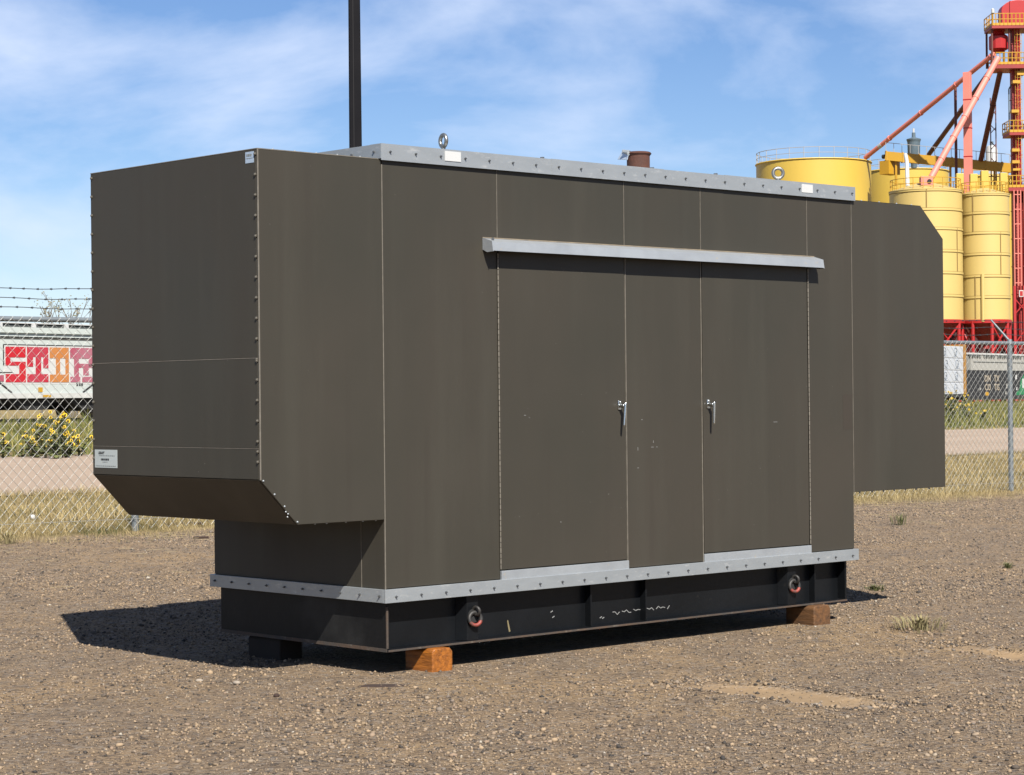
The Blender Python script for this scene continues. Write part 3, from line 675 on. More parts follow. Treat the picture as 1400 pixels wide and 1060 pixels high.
# fabric: the zig-zag of every wire, woven (each leg of the zig-zag passes in front of one neighbour and behind the other)
P_, r_w = .0815, .0018
V, Fq = [], []
x = PX[0]; cnt = 0
FB, FT = .02, FH-.005
nrow = int((FT-FB)/P_)
def addwire(p0, p1, r):
    d = (p1-p0); d /= np.linalg.norm(d); e = np.cross(d, (0, 1, 0)); e /= np.linalg.norm(e); gq = np.cross(d, e)
    b = len(V)
    for p in (p0, p1):
        for k in range(3):
            t = 2*math.pi*k/3; V.append(p+r*(math.cos(t)*e+math.sin(t)*gq))
    for k in range(3): Fq.append((b+k, b+(k+1) % 3, b+3+(k+1) % 3, b+3+k))
while x < PX[-1]:
    zb = fz(x); y = fence_y(x)
    for sgn in (1, -1):
        # one straight leg across the whole height, leaning sgn
        H = FT-FB; x1 = x+sgn*H*.97
        if PX[0] <= x1 <= PX[-1]:
            zb1 = fz(x1); n = 4
            for k in range(n):
                t0, t1 = k/n, (k+1)/n
                q0 = np.array((x+(x1-x)*t0, fence_y(x+(x1-x)*t0)+sgn*.004-.034, zb+FB+(zb1-zb)*t0+H*t0)); q1 = np.array((x+(x1-x)*t1, fence_y(x+(x1-x)*t1)+sgn*.004-.034, zb+FB+(zb1-zb)*t1+H*t1))
                addwire(q0, q1, r_w)
    # knuckles above the rail
    q0 = np.array((x-.012, y-.034, zb+FT-.01)); addwire(q0, q0+np.array((.024, 0, .03)), r_w); addwire(q0+np.array((.024, 0, 0)), q0+np.array((0, 0, .03)), r_w)
    x += P_
np_mesh('chain_link_fabric', V, Fq, M['wire'], fence, kind='stuff')
for k, (off, zz) in enumerate(((.085, .105), (.165, .185), (.245, .268))):
    b = MB(); pts = []
    n = 220
    for i in range(n+1):
        x = PX[0]+(PX[-1]-PX[0])*i/n; s = ((x-PX[0])/2.87) % 1
        pts.append(fp(x, fz(x)+FH+zz-.018*math.sin(math.pi*s)+.004*math.sin(x*5+k), off))
    b.path(pts, .0032, 5)
    i = PX[0]+.05*k
    while i < PX[-1]:
        s = ((i-PX[0])/2.87) % 1; c = fp(i, fz(i)+FH+zz-.018*math.sin(math.pi*s)+.004*math.sin(i*5+k), off)
        b.tube(c+Vector((-.010, 0, 0)), c+Vector((.010, 0, 0)), .0062, 5)
        b.tube(c+Vector((-.004, -.012, -.009)), c+Vector((.004, .012, .009)), .0018, 4); b.tube(c+Vector((.008, .010, -.009)), c+Vector((.002, -.010, .010)), .0018, 4)
        i += random.uniform(.115, .15)
    b.build('barbed_strand', M['barb'], fence, kind='stuff')
tens = MB().path([fp(x, fz(x)+.10, -.03) for x in xs], .0022, 4).build('tension_wire', M['wire'], fence)

# dark pole behind the enclosure
pb = at(489, 500, 18.6)
zb = float(gz(pb.x, pb.y))
pole = thing('steel_pole', 'tall dark square steel pole rising behind the generator enclosure', 'pole', (pb.x, pb.y, zb), -YAW+.12)
q = MB(); hw_, ht = .061, 8.5
q.add([(-hw_, -hw_, 0), (hw_, -hw_, 0), (hw_, hw_, 0), (-hw_, hw_, 0), (-hw_*.62, -hw_*.62, ht), (hw_*.62, -hw_*.62, ht), (hw_*.62, hw_*.62, ht), (-hw_*.62, hw_*.62, ht)], [(4, 5, 6, 7), (0, 1, 5, 4), (1, 2, 6, 5), (2, 3, 7, 6), (3, 0, 4, 7)])
q.build('shaft', M['pole'], pole, bevel=.008)
MB().box(-.14, .14, -.14, .14, -.05, .02).build('base_plate', M['pole'], pole, bevel=.003)
MB().box(-.036, -.032, -.0, .0, 0, 0) if False else None
q = MB().add([(-.022, -hw_-.003, .1), (-.014, -hw_-.003, .1), (-.008, -hw_*.62-.004, ht-.1), (-.014, -hw_*.62-.004, ht-.1), (-.022, -hw_+.006, .1), (-.014, -hw_+.006, .1), (-.008, -hw_*.62+.006, ht-.1), (-.014, -hw_*.62+.006, ht-.1)], [(0, 1, 2, 3), (4, 5, 1, 0), (3, 2, 6, 7), (1, 5, 6, 2), (0, 3, 7, 4)])
q.build('weld_seam', mat('pole_seam', (.03, .029, .031), .6, spec=.1), pole)

# ------------------------------------------------------------------ gravel, stones, straw
def inframe(x, y, pad=.04):
    d0 = (x-CAM.x); d1 = (y-CAM.y); dep = d0*math.sin(YAW)+d1*math.cos(YAW); lat = d0*math.cos(YAW)-d1*math.sin(YAW)
    return (dep > 5.2) & (np.abs(lat) < dep*(.2355+pad)+.4)
ph = (1+5**.5)/2
ICO = np.array([(-1, ph, 0), (1, ph, 0), (-1, -ph, 0), (1, -ph, 0), (0, -1, ph), (0, 1, ph), (0, -1, -ph), (0, 1, -ph), (ph, 0, -1), (ph, 0, 1), (-ph, 0, -1), (-ph, 0, 1)])/1.902
ICF = np.array([(0, 11, 5), (0, 5, 1), (0, 1, 7), (0, 7, 10), (0, 10, 11), (1, 5, 9), (5, 11, 4), (11, 10, 2), (10, 7, 6), (7, 1, 8), (3, 9, 4), (3, 4, 2), (3, 2, 6), (3, 6, 8), (3, 8, 9), (4, 9, 5), (2, 4, 11), (6, 2, 10), (8, 6, 7), (9, 8, 1)])
OCT = np.array([(1, 0, 0), (-1, 0, 0), (0, 1, 0), (0, -1, 0), (0, 0, 1), (0, 0, -1)], float)
OCF = np.array([(0, 2, 4), (2, 1, 4), (1, 3, 4), (3, 0, 4), (2, 0, 5), (1, 2, 5), (3, 1, 5), (0, 3, 5)])
def scatter(n, lo, hi, med, sig, V0, F0, patch, rim=False):
    X = RNG.uniform(-5, 18, n); Y = RNG.uniform(-5.5, 8.6, n)
    dens = (1-patch)+patch*np.clip(vnoise(X, Y, 1.1)*1.3+.35, 0, 1)
    edge = Y < FY0+FSL*(X-FX0)-.2+.25*vnoise(X, Y, 4)
    rr = rut(X, Y)
    keep = inframe(X, Y) & (RNG.random(n) < dens) & edge & (rr < RNG.uniform(.1, 1.4, n))
    if rim: keep = inframe(X, Y) & (rr > .05) & (rr < .42)
    keep &= ~((X > .1) & (X < 3.0) & (Y > .06) & (Y < 1.1))
    X, Y = X[keep], Y[keep]; n = len(X); m = len(V0)
    rad = np.clip(RNG.lognormal(math.log(med), sig, n), lo, hi)
    rot = RNG.uniform(0, 2*math.pi, n); sc3 = np.stack([RNG.uniform(.7, 1.35, n), RNG.uniform(.7, 1.2, n), RNG.uniform(.45, .85, n)], 1)*rad[:, None]
    vv = V0[None]*RNG.uniform(.75, 1.2, (n, m, 1))*sc3[:, None]
    tl = RNG.uniform(-.5, .5, (n, 1)); vv = np.stack([vv[..., 0], vv[..., 1]*np.cos(tl)-vv[..., 2]*np.sin(tl), vv[..., 1]*np.sin(tl)+vv[..., 2]*np.cos(tl)], -1)
    c, s_ = np.cos(rot)[:, None], np.sin(rot)[:, None]
    gv = np.stack([vv[..., 0]*c-vv[..., 1]*s_+X[:, None], vv[..., 0]*s_+vv[..., 1]*c+Y[:, None], vv[..., 2]+(gz(X, Y)+rad*.30)[:, None]], -1).reshape(-1, 3)
    return gv, (F0[None]+m*np.arange(n)[:, None, None]).reshape(-1, 3), np.repeat(RNG.random(n), m), n
g1, t1, c1, n1_ = scatter(620000, .0025, .010, .0046, .35, OCT, OCF, .55)
g2, t2, c2, n2_ = scatter(80000, .005, .014, .0066, .34, ICO, ICF, .92)
g3, t3, c3, n3_ = scatter(700000, .004, .016, .0075, .4, OCT, OCF, .0, True)
c3 *= .8
n = n1_+n2_; gv = np.concatenate([g1, g2, g3]); gt = np.concatenate([t1, t2+len(g1), t3+len(g1)+len(g2)]); ctint = np.concatenate([c1, c2, c3])
m_gravel = tint_mat('gravel_stone', [(0, (.030, .027, .025)), (.22, (.092, .071, .053)), (.42, (.188, .136, .086)), (.65, (.262, .190, .120)), (.78, (.120, .102, .086)), (.9, (.195, .138, .094)), (.985, (.225, .178, .126)), (1, (.29, .26, .215))], .9)
o = np_mesh('gravel', gv, gt, m_gravel, tint=ctint, kind='stuff')
tag(o, 'loose brown and grey gravel spread over the yard', 'gravel')

# larger single stones
for i, (px, py, r, lab) in enumerate(((1115, 963, .022, 'pale round stone on the rim of the worn muddy strip'), (324, 936, .026, 'flat white stone on the gravel in front of the ground shadow'), (273, 932, .018, 'small pinkish stone on the gravel near the flat white stone'), (378, 953, .020, 'dark chip of metal lying flat on the open gravel'))):
    x, y = gp(px, py); rr = ICO*RNG.uniform(.8, 1.15, (12, 1))*r*np.array((1.3, .9, .55))
    o = np_mesh('stone', rr, ICF, M['rock'] if i < 3 else M['rustbar']); o.location = (x, y, float(gz(x, y))+r*.25); o.rotation_euler = (0, 0, i*1.3)
    md = o.modifiers.new('round', 'SUBSURF'); md.levels = 1; md.render_levels = 1
    tag(o, lab, 'stone')
    if i == 3: o.name = 'metal_chip'; o['category'] = 'scrap'
# straw lying about
def blades(name, X, Y, h, wd, lean, tint, material, parent=None, kind='stuff', zoff=0.0):
    n = len(X); az = RNG.uniform(0, 2*math.pi, n); fa = RNG.uniform(0, math.pi, n)
    Z = gz(X, Y)+zoff-.01
    ex = np.cos(fa)*wd/2; ey = np.sin(fa)*wd/2
    lx = np.cos(az)*lean*h; ly = np.sin(az)*lean*h; hz = h*np.sqrt(np.clip(1-lean**2*.8, .05, 1))
    v = np.empty((n, 5, 3))
    v[:, 0] = np.stack([X-ex, Y-ey, Z], 1); v[:, 1] = np.stack([X+ex, Y+ey, Z], 1)
    v[:, 2] = np.stack([X+ex*.7+lx*.35, Y+ey*.7+ly*.35, Z+hz*.6], 1); v[:, 3] = np.stack([X-ex*.7+lx*.35, Y-ey*.7+ly*.35, Z+hz*.6], 1)
    v[:, 4] = np.stack([X+lx, Y+ly, Z+hz], 1)
    t = np.array([(0, 1, 2), (0, 2, 3), (3, 2, 4)])[None]+5*np.arange(n)[:, None, None]
    return np_mesh(name, v.reshape(-1, 3), t.reshape(-1, 3), material, parent, tint=np.repeat(tint, 5), kind=kind)
m_grass = tint_mat('dry_grass', [(0, (.042, .052, .016)), (.18, (.095, .085, .032)), (.4, (.195, .148, .066)), (.65, (.285, .218, .104)), (.88, (.37, .288, .145)), (1, (.44, .365, .205))], .9)
m_weed = tint_mat('green_weeds', [(0, (.042, .054, .013)), (.3, (.092, .10, .026)), (.6, (.165, .15, .046)), (.85, (.255, .21, .078)), (1, (.34, .27, .115))], .9)
# strip along the fence
n = 120000
X = RNG.uniform(-2, 24, n); off = RNG.normal(.25, .42, n); Y = FY0+FSL*(X-FX0)+off
k = (off > -.62+.25*vnoise(X, Y, 3)) & (vnoise(X, Y, 2.3) > -.75); X, Y = X[k], Y[k]; off = off[k]
clump = np.clip(.62+.5*vnoise(X+4, Y, 1.9), .2, 1.2)
h = RNG.uniform(.05, .20, len(X))*clump*np.where(off < -.25, .6, 1)
green = np.clip(vnoise(X*1.3, Y, 1.6)-.62, 0, .5)
o = blades('fence_grass', X, Y, h, RNG.uniform(.0018, .0036, len(X)), RNG.uniform(.2, .98, len(X)), np.clip(RNG.normal(.54, .22, len(X))-green*1.8+.22*vnoise(X*1.1+2, Y*2.2, 2.6), 0, 1), m_grass)
tag(o, 'matted straw coloured grass growing along the foot of the fence', 'grass')
# field between fence and dirt road
n = 190000
X = RNG.uniform(-4, 34, n); Y = RNG.uniform(8.3, 17.2, n); k = inframe(X, Y, .06) & (vnoise(X, Y, 1.1) > -.9); X, Y = X[k], Y[k]
h = RNG.uniform(.05, .17, len(X))*np.clip(.8+.5*vnoise(X, Y, .8), .3, 1.4)
o = blades('field_grass', X, Y, h, RNG.uniform(.004, .008, len(X)), RNG.uniform(.2, .98, len(X)), np.clip(RNG.normal(.52, .2, len(X))-.35*np.clip(vnoise(X*.6, Y*2, .9), 0, 1)+.22*vnoise(X+7, Y*1.8, 1.9), 0, 1), m_grass)
tag(o, 'dry golden field grass between the fence and the dirt road', 'grass')
# weeds between the road and the railway
n = 150000
X = RNG.uniform(5, 150, n); Y = RNG.uniform(33.5, 84, n)**1.0; k = inframe(X, Y, .03) & (Y < 62+.227*(X-40)); X, Y = X[k], Y[k]
e = np.clip((Y-33.5)/7, 0.15, 1); h = RNG.uniform(.25, .70, len(X))*e*np.clip(.85+.45*vnoise(X, Y, .5), .3, 1.4)
o = blades('weed_bank', X, Y, h, RNG.uniform(.02, .045, len(X)), RNG.uniform(.1, .7, len(X)), np.clip(RNG.normal(.42, .2, len(X))+.3*vnoise(X, Y*1.5, .35), 0, 1), m_weed)
tag(o, 'bank of yellow green weeds between the dirt road and the railway', 'weeds')
# straw on the gravel
n = 900
X = RNG.uniform(-3, 17, n); Y = FY0+FSL*(X-FX0)-.3-RNG.exponential(.9, n); k = inframe(X, Y) & ((Y > 1.9) | (X > 3.6)); X, Y = X[k], Y[k]
st = MB()
for x, y in zip(X, Y):
    t = random.uniform(0, 3.14); l = random.uniform(.02, .16); zz = float(gz(x, y))+.014
    p = Vector((x, y, zz)); st.bar(p, p+Vector((math.cos(t)*l, math.sin(t)*l, random.uniform(-.003, .012))), .003, .002)
o = st.build('straw', M['twig'], kind='stuff'); tag(o, 'loose straw stalks scattered on the gravel before the fence', 'straw')

# small plants on the gravel and in the grass edge
def tuft(px, py, lab, n, hgt, spread, mt, grp):
    x, y = gp(px, py); q = MB()
    for k in range(n):
        az = random.uniform(0, 6.28); r = spread*random.random()**2.2*.8; h = hgt*random.uniform(.4, 1); ln = random.uniform(.3, 1.1)
        b = Vector((r*math.cos(az), r*math.sin(az), 0)); tdir = Vector((math.cos(az), math.sin(az), 0)); sd = Vector((-math.sin(az), math.cos(az), 0))*random.uniform(.0012, .0028)
        m1 = b+tdir*h*ln*.4+Vector((0, 0, h*.7)); tp = b+tdir*h*ln+Vector((0, 0, h*.9))
        q.add([b-sd, b+sd, m1+sd*1.3, m1-sd*1.3, tp], [(0, 1, 2, 3), (3, 2, 4)])
    o = q.build('weed_tuft', mt); o.location = (x, y, float(gz(x, y))); tag(o, lab, 'weed', grp)
G1 = 'weed tufts on the yard'
tuft(1258, 862, 'sprawling dry weed with a few green stems beside the far end of the skid', 190, .085, .20, M['drytuft'], G1)
tuft(1195, 808, 'small flat green weed at the tip of the skid shadow', 90, .04, .10, M['tuft'], G1)
tuft(1232, 722, 'spindly grey green weed on the gravel below the outlet hood', 45, .13, .16, M['tuft'], G1)
tuft(1378, 778, 'tiny bright green sprout on open gravel beyond the outlet hood', 60, .05, .04, M['tuft'], G1)
tuft(70, 741, 'low green weed patch at the gravel edge under the graffiti car', 170, .07, .12, M['tuft'], G1)
tuft(110, 738, 'wide green weed patch at the gravel edge beside the white litter', 170, .07, .12, M['tuft'], G1)
tuft(182, 731, 'green weed clump at the foot of the fence post', 200, .10, .18, M['tuft'], G1)
tuft(283, 728, 'green weed clump half hidden behind the lower enclosure wall', 180, .10, .12, M['tuft'], G1)
tuft(10, 762, 'pale dry tuft leaning on the gravel below the green weed patches', 60, .12, .1, M['drytuft'], G1)
# litter and scrap
x, y = gp(46, 726); o = np_mesh('paper_scrap', ICO*np.array((.03, .02, .035))*RNG.uniform(.7, 1.2, (12, 1)), ICF, M['white']); o.location = (x, y, float(gz(x, y))+.04); tag(o, 'small crumpled white paper scrap in the dry grass', 'litter')
x, y = gp(251, 739); o = MB().box(-.16, .16, -.014, .014, 0, .018).build('rusted_strip', M['rustbar'], bevel=.003); o.location = (x, y, float(gz(x, y))-.002); o.rotation_euler = (0, 0, -.70); tag(o, 'thin rusted steel strip lying at the edge of the dry grass', 'scrap')
x, y = gp(275, 752); o = MB().box(-.06, .06, -.02, .02, 0, .02).build('rusted_offcut', M['rustbar'], bevel=.004); o.location = (x, y, float(gz(x, y))-.002); o.rotation_euler = (0, 0, -.6); tag(o, 'short rusted offcut on the gravel beside the enclosure', 'scrap')
x, y = gp(522, 938); o = MB().prism([(-.10, -.03), (.02, -.05), (.11, -.01), (.06, .03), (-.06, .035)], 'z', 0, .006).build('damp_stain_sheet', M['rustbar'], bevel=.002); o.location = (x, y, float(gz(x, y))-.003); o.rotation_euler = (0, 0, -.72); tag(o, 'flat dark brown sheet added for a damp stain on the gravel before the timber block', 'scrap')  # thin sheet added to stand for a dark damp stain on the ground

# ------------------------------------------------------------------ railway and cars
TD = Vector((.974, .227, 0)).normalized(); TN = Vector((TD.y, -TD.x, 0)); TA = math.atan2(TD.y, TD.x)
TP = at(60, 545, 92.7); TP.z = 0                   # a point of the near side of the train
TO = TP-TN*1.5                                     # on the track's centre line
def trk(s): return TO+TD*s
def s_of(px, D=None):
    """distance along the near side where the bearing px meets it"""
    d = fw+rt*((px-700)/FPX); d = Vector((d.x, d.y, 0)); v = Vector((TP.x-CAM.x, TP.y-CAM.y, 0))
    den = d.x*(-TD.y)-d.y*(-TD.x); t = (v.x*(-TD.y)-v.y*(-TD.x))/den
    return (CAM.x+d.x*t-TP.x)*TD.x+(CAM.y+d.y*t-TP.y)*TD.y
RZ = .48
track = thing('railway_track', 'steel railway track on a ballast bed under the freight cars', 'railway', (TO.x, TO.y, 0), TA)
MB().prism([(-3.0, -.1), (3.0, -.1), (1.9, RZ-.14), (-1.9, RZ-.14)], 'x', -60, 220).build('ballast_bed', mat('ballast', (.30, .26, .22), .95, var=1, vscale=5, vcol=(.16, .14, .12), bump=.6, bscale=9), track)
for y in (-.75, .75): MB().box(-60, 220, y-.035, y+.035, RZ-.14, RZ).build('rail', M['railsteel'], track)
tie0 = None
def bogie(car, x):
    b = MB().box(x-.9, x+.9, -1.02, -.9, RZ+.35, RZ+.62); b.box(x-.9, x+.9, .9, 1.02, RZ+.35, RZ+.62); b.box(x-.3, x+.3, -1.0, 1.0, RZ+.3, RZ+.7)
    bo = b.build('bogie', M['hdark'], car, bevel=.04)
    for wx in (x-.88, x+.88):
        wq = MB()
        for y in (-.80, .68): wq.tube((wx, y, RZ+.42), (wx, y+.12, RZ+.42), .42, 20)
        wq.tube((wx, -.95, RZ+.42), (wx, .95, RZ+.42), .08, 10); wq.build('wheelset', M['railsteel'], bo)

# mint hopper car with graffiti
sA, sB = s_of(-105), s_of(190)
car = thing('hopper_car', 'pale mint covered hopper car with red and orange graffiti letters', 'railway car', trk((sA+sB)/2), TA)
HL = (sB-sA)/2
z_sb, z_st, z_line, z_top = 1.36, 1.58, 3.97, 4.32
side = -1.5
body = MB().prism([(side, z_st), (side, 3.96), (side+.06, 4.0), (side+.10, z_top), (-.9, 4.42), (.9, 4.42), (1.4, z_top), (1.44, 4.0), (1.5, 3.96), (1.5, z_st), (.7, 1.2), (-.7, 1.2)], 'x', -HL+1.2, HL-1.2).build('body', M['mint'], car)
MB().box(-HL, HL, side-.06, side+.12, z_sb, z_st).build('side_sill', mat('sill_white', (.80, .81, .78), .6, var=.7, vscale=.8, vcol=(.66, .67, .63)), car)
MB().box(-HL, HL, 1.38, 1.56, z_sb, z_st).build('side_sill', M['mint'], car)
MB().box(-HL+1.2, HL-1.2, side-.05, side+.02, 3.90, 3.97).build('eave_gutter', M['hdark'], body)
MB().box(-HL+1.2, HL-1.2, side-.03, side+.06, 4.12, 4.36).build('top_chord', M['mint'], body)
MB().box(-HL+1.2, HL-1.2, -1.32, 1.3, 4.36, 4.44).build('roof', M['hroof'], car)
MB().box(-HL+.6, HL-.6, -1.36, -1.22, 4.52, 4.56).build('running_board', M['wsteel'], car)
MB().box(-HL+1.0, HL-1.0, -1.2, -1.15, 4.36, 4.535).build('hatch_coaming', M['hroof'], car)
for k in range(-6, 7):
    x = s_of(4)+(s_of(50)-s_of(4))*k-(sA+sB)/2
    if abs(x) < HL-1: MB().box(x-.11, x+.11, -1.40, -1.30, 4.34, 4.52).build('running_board_bracket', M['wsteel'], car)
for sg in (-1, 1):
    MB().prism([(sg*(HL-1.2), 1.6), (sg*(HL-1.2), 4.3), (sg*(HL-.9), 4.2), (sg*(HL-.05), 1.6)], 'y', -1.3, 1.3).build('end_sheet', M['mint'], car)
    bogie(car, sg*(HL-1.6))
for k in (-1, 0, 1):
    MB().prism([(k*3.4-1.6, 1.34), (k*3.4+1.6, 1.34), (k*3.4+.5, .86), (k*3.4-.5, .86)], 'y', -1.3, 1.3).build('hopper_outlet', M['hdark'], car)
cx = (sA+sB)/2
# slanting lines where the hopper slope sheets meet the sill
for (pa, za, pb_, zb_) in ((-2, 2.05, 16, 1.60), (133, 2.10, 113, 1.60)):
    MB().bar((s_of(pa)-cx, side-.012, za), (s_of(pb_)-cx, side-.012, zb_), .02, .06).build('slope_seam', M['hdark'], body)
# graffiti: flat paint on the side, letter by letter
gr = MB().box(s_of(5)-cx, s_of(152)-cx, side-.008, side-.002, 1.96, 3.60).build('graffiti_ground', M['gwhite'], body)
def letter(px0, px1, rects, mt, zt=3.53, zbm=2.04, name='graffiti_letter'):
    q = MB(); x0, x1 = s_of(px0)-cx, s_of(px1)-cx
    for u0, u1, v0, v1 in rects: q.box(x0+(x1-x0)*u0, x0+(x1-x0)*u1, side-.022, side-.012, zt-(zt-zbm)*v1, zt-(zt-zbm)*v0)
    q.build(name, mt, body)
letter(7.5, 35, [(0, 1, 0, .30), (0, .24, .30, .42), (0, 1, .42, .53), (.68, 1, .53, .77), (0, 1, .77, 1)], M['gred'])
letter(37, 66, [(0, 1, 0, .28), (0, .28, .28, .56), (.76, 1, .28, .60), (.40, .66, .28, .77), (0, 1, .77, 1)], M['gred2'])
letter(68, 94, [(0, 1, 0, .31), (.32, .54, .31, .78), (.82, 1, .31, .78), (0, 1, .78, 1)], M['gora'])
letter(96, 128, [(0, 1, 0, .31), (.16, .36, .31, .84), (.78, 1, .31, .55), (.36, 1, .46, .58), (.55, .78, .58, .8), (0, .42, .84, 1), (.5, 1, .84, 1)], M['gpink'])
letter(130, 150, [(0, 1, 0, .25), (0, .3, .25, 1), (.7, 1, .25, 1), (.3, .7, .5, .65)], M['gred2'])
letter(-12, 5, [(0, 1, .80, .98)], M['gpink'], name='graffiti_tail')
for pa, pb_ in ((104, 106.5), (108, 110), (111, 113)): MB().box(s_of(pa)-cx, s_of(pb_)-cx, side-.014, side-.004, 1.88, 2.0).build('stencil_mark', M['hdark'], body)
MB().box(s_of(57)-cx, s_of(68)-cx, side-.075, side-.062, 1.40, 1.50).build('ochre_placard', M['ysteel'], body)
MB().box(s_of(52)-cx, s_of(58)-cx, side-.02, side-.01, 1.62, 1.82).build('yellow_mark', M['ysteel'], body)
# ladder-like side posts of the white outline
MB().bar((s_of(5)-cx, side-.012, 3.62), (s_of(5)-cx, side-.012, 2.75), .03, .05).build('outline_stroke', M['hdark'], body)
MB().bar((s_of(5)-cx, side-.012, 3.62), (s_of(140)-cx, side-.012, 3.62), .02, .03).build('outline_stroke', M['hdark'], body)
MB().bar((s_of(-6)-cx, side-.012, 2.45), (s_of(17)-cx, side-.012, 2.45), .02, .03).build('outline_stroke', M['hdark'], body)

# black car with a pale upper band
sA, sB = s_of(1322), s_of(1462); cx = (sA+sB)/2; HL = (sB-sA)/2
car = thing('gondola_car', 'black railway car with pale grey ribbed upper band and stencilled letters', 'railway car', trk(cx), TA)
lo = MB().box(-HL, HL, -1.5, 1.5, .62, 3.08).build('lower_body', M['bblack'], car)
ub = MB().box(-HL+.9, HL, -1.52, 1.52, 3.08, 4.36).build('upper_band', M['bgrey'], car)
MB().box(-HL, -HL+.88, -1.46, 1.46, 3.08, 4.40).build('end_post', mat('end_grey', (.36, .36, .33), .7, var=.6, vscale=1), car)
MB().box(-HL, HL, -1.58, 1.58, 4.36, 4.5).build('top_chord', M['wsteel'], ub)
MB().box(-HL+1.4, HL, -1.545, -1.522, 3.72, 3.78).build('band_rail', M['hroof'], ub)
k = -HL+.5; i = 0
while k < HL:
    MB().box(k, k+.26, -1.60, -1.525, 4.12, 4.34).build('chord_rib', M['hroof'], ub); k += .52 if i % 5 != 4 else .95; i += 1
bogie(car, -HL+2); bogie(car, HL-2)
def sten(tx, px, z, size=.75, mt='beige', sx_=1.2): text(tx, size, (s_of(px)-cx, -1.512, z), (math.pi/2, 0, 0), M[mt], lo, sx_=sx_, bold=.02, ext=.004)
sten('DN', 1346, 2.15); sten('TX', 1359, 2.15); sten('CO', 1346, 1.42); sten('TG', 1359, 1.42)
MB().box(s_of(1347)-cx, s_of(1351.5)-cx, -1.515, -1.505, .98, 1.28).build('orange_square', M['ysteel'], lo)
for pa, pb_, za, zb_, mt_ in ((1339, 1341, 1.4, 1.65, 'bgrey'), (1375.5, 1377.5, 1.55, 2.0, 'bgrey'), (1374, 1376, 1.05, 1.35, 'bgrey'), (1377, 1378.5, 1.05, 1.35, 'bgrey'), (1388, 1390.5, 2.3, 2.75, 'gwhite'), (1389, 1391, 1.4, 1.7, 'gwhite')):
    MB().prism([(s_of(pa)-cx, za), (s_of(pb_)-cx, za+.06), (s_of(pb_-.4)-cx, zb_), (s_of(pa+.5)-cx, zb_-.05)], 'y', -1.512, -1.504).build('stencil_mark', M[mt_], lo)
q = MB().prism([(s_of(1389)-cx, .98), (s_of(1390)-cx, 1.3), (s_of(1394)-cx, 1.4), (s_of(1395)-cx, 2.2), (s_of(1400)-cx, 2.75), (s_of(1412)-cx, 2.6), (s_of(1412)-cx, 1.1), (s_of(1402)-cx, 1.05)], 'y', -1.512, -1.504); q.build('green_graffiti', M['ggreen'], lo)
MB().box(s_of(1397.5)-cx, s_of(1402)-cx, -1.522, -1.514, 1.6, 2.4).build('white_graffiti', M['gwhite'], lo)
# flat car with wrapped lumber
sA, sB = s_of(1210), s_of(1319.5); cx = (sA+sB)/2; HL = (sB-sA)/2
car = thing('lumber_flatcar', 'flat car with ochre end post carrying white wrapped lumber', 'railway car', trk(cx), TA)
MB().box(-HL, HL+.2, -1.45, 1.45, .86, 1.10).build('deck', M['hdark'], car)
MB().box(HL+.02, HL+.30, -1.5, 1.4, 1.10, 5.15).build('end_bulkhead', M['oran'], car)
bogie(car, -HL+2); bogie(car, HL-2)
nr = ('bottom', 'second', 'third', 'top')
seglen = s_of(1319.5)-s_of(1284)
for c in range(2):
    for r_ in range(4):
        x1 = HL-.06-c*(seglen+.1); x0 = x1-seglen; z0 = 1.102+.975*r_
        o = MB().box(x0, x1, -1.4, 1.3, z0, z0+.955).build('lumber_bundle', M['wrap'], bevel=.05)
        o.location = car.location; o.rotation_euler = (0, 0, TA)
        tag(o, 'white wrapped lumber bundle, %s row of the stack, %s' % (nr[r_], 'against the ochre end post' if c == 0 else 'second from the ochre end post'), 'lumber bundle', 'lumber on the flat car')
        pq = MB()
        for u in (.30, .72):
            xx = x0+(x1-x0)*(u+.03*((r_*7+c*3) % 3-1)); pq.torus((xx, -1.402, z0+.52), .30, .03, (0, 1, 0), 14, 4); pq.box(xx-.4, xx+.4, -1.406, -1.398, z0+.13, z0+.17)
            pq.torus((xx+.1, -1.402, z0+.42), .14, .025, (0, 1, 0), 10, 4)
        pq.build('printed_logo', M['printg'], o)

# ------------------------------------------------------------------ grain elevator beyond the railway
def zat(px, py, D): return at(px, py, D).z
def mpp(D): return D/FPX
def railing(px_list_fn, name, parent, material, posts, r_=.05, h=1.1, mid=True):
    q = MB()
    for p in posts: q.tube(p, p+Vector((0, 0, h)), r_, 5)
    for a, b in zip(posts, posts[1:]):
        q.tube(a+Vector((0, 0, h)), b+Vector((0, 0, h)), r_, 5)
        if mid: q.tube(a+Vector((0, 0, h*.5)), b+Vector((0, 0, h*.5)), r_*.8, 5)
    return q.build(name, material, parent)
def circle(R, z, n, a0=0, a1=2*math.pi): return [Vector((R*math.cos(a0+(a1-a0)*k/n), R*math.sin(a0+(a1-a0)*k/n), z)) for k in range(n+1)]

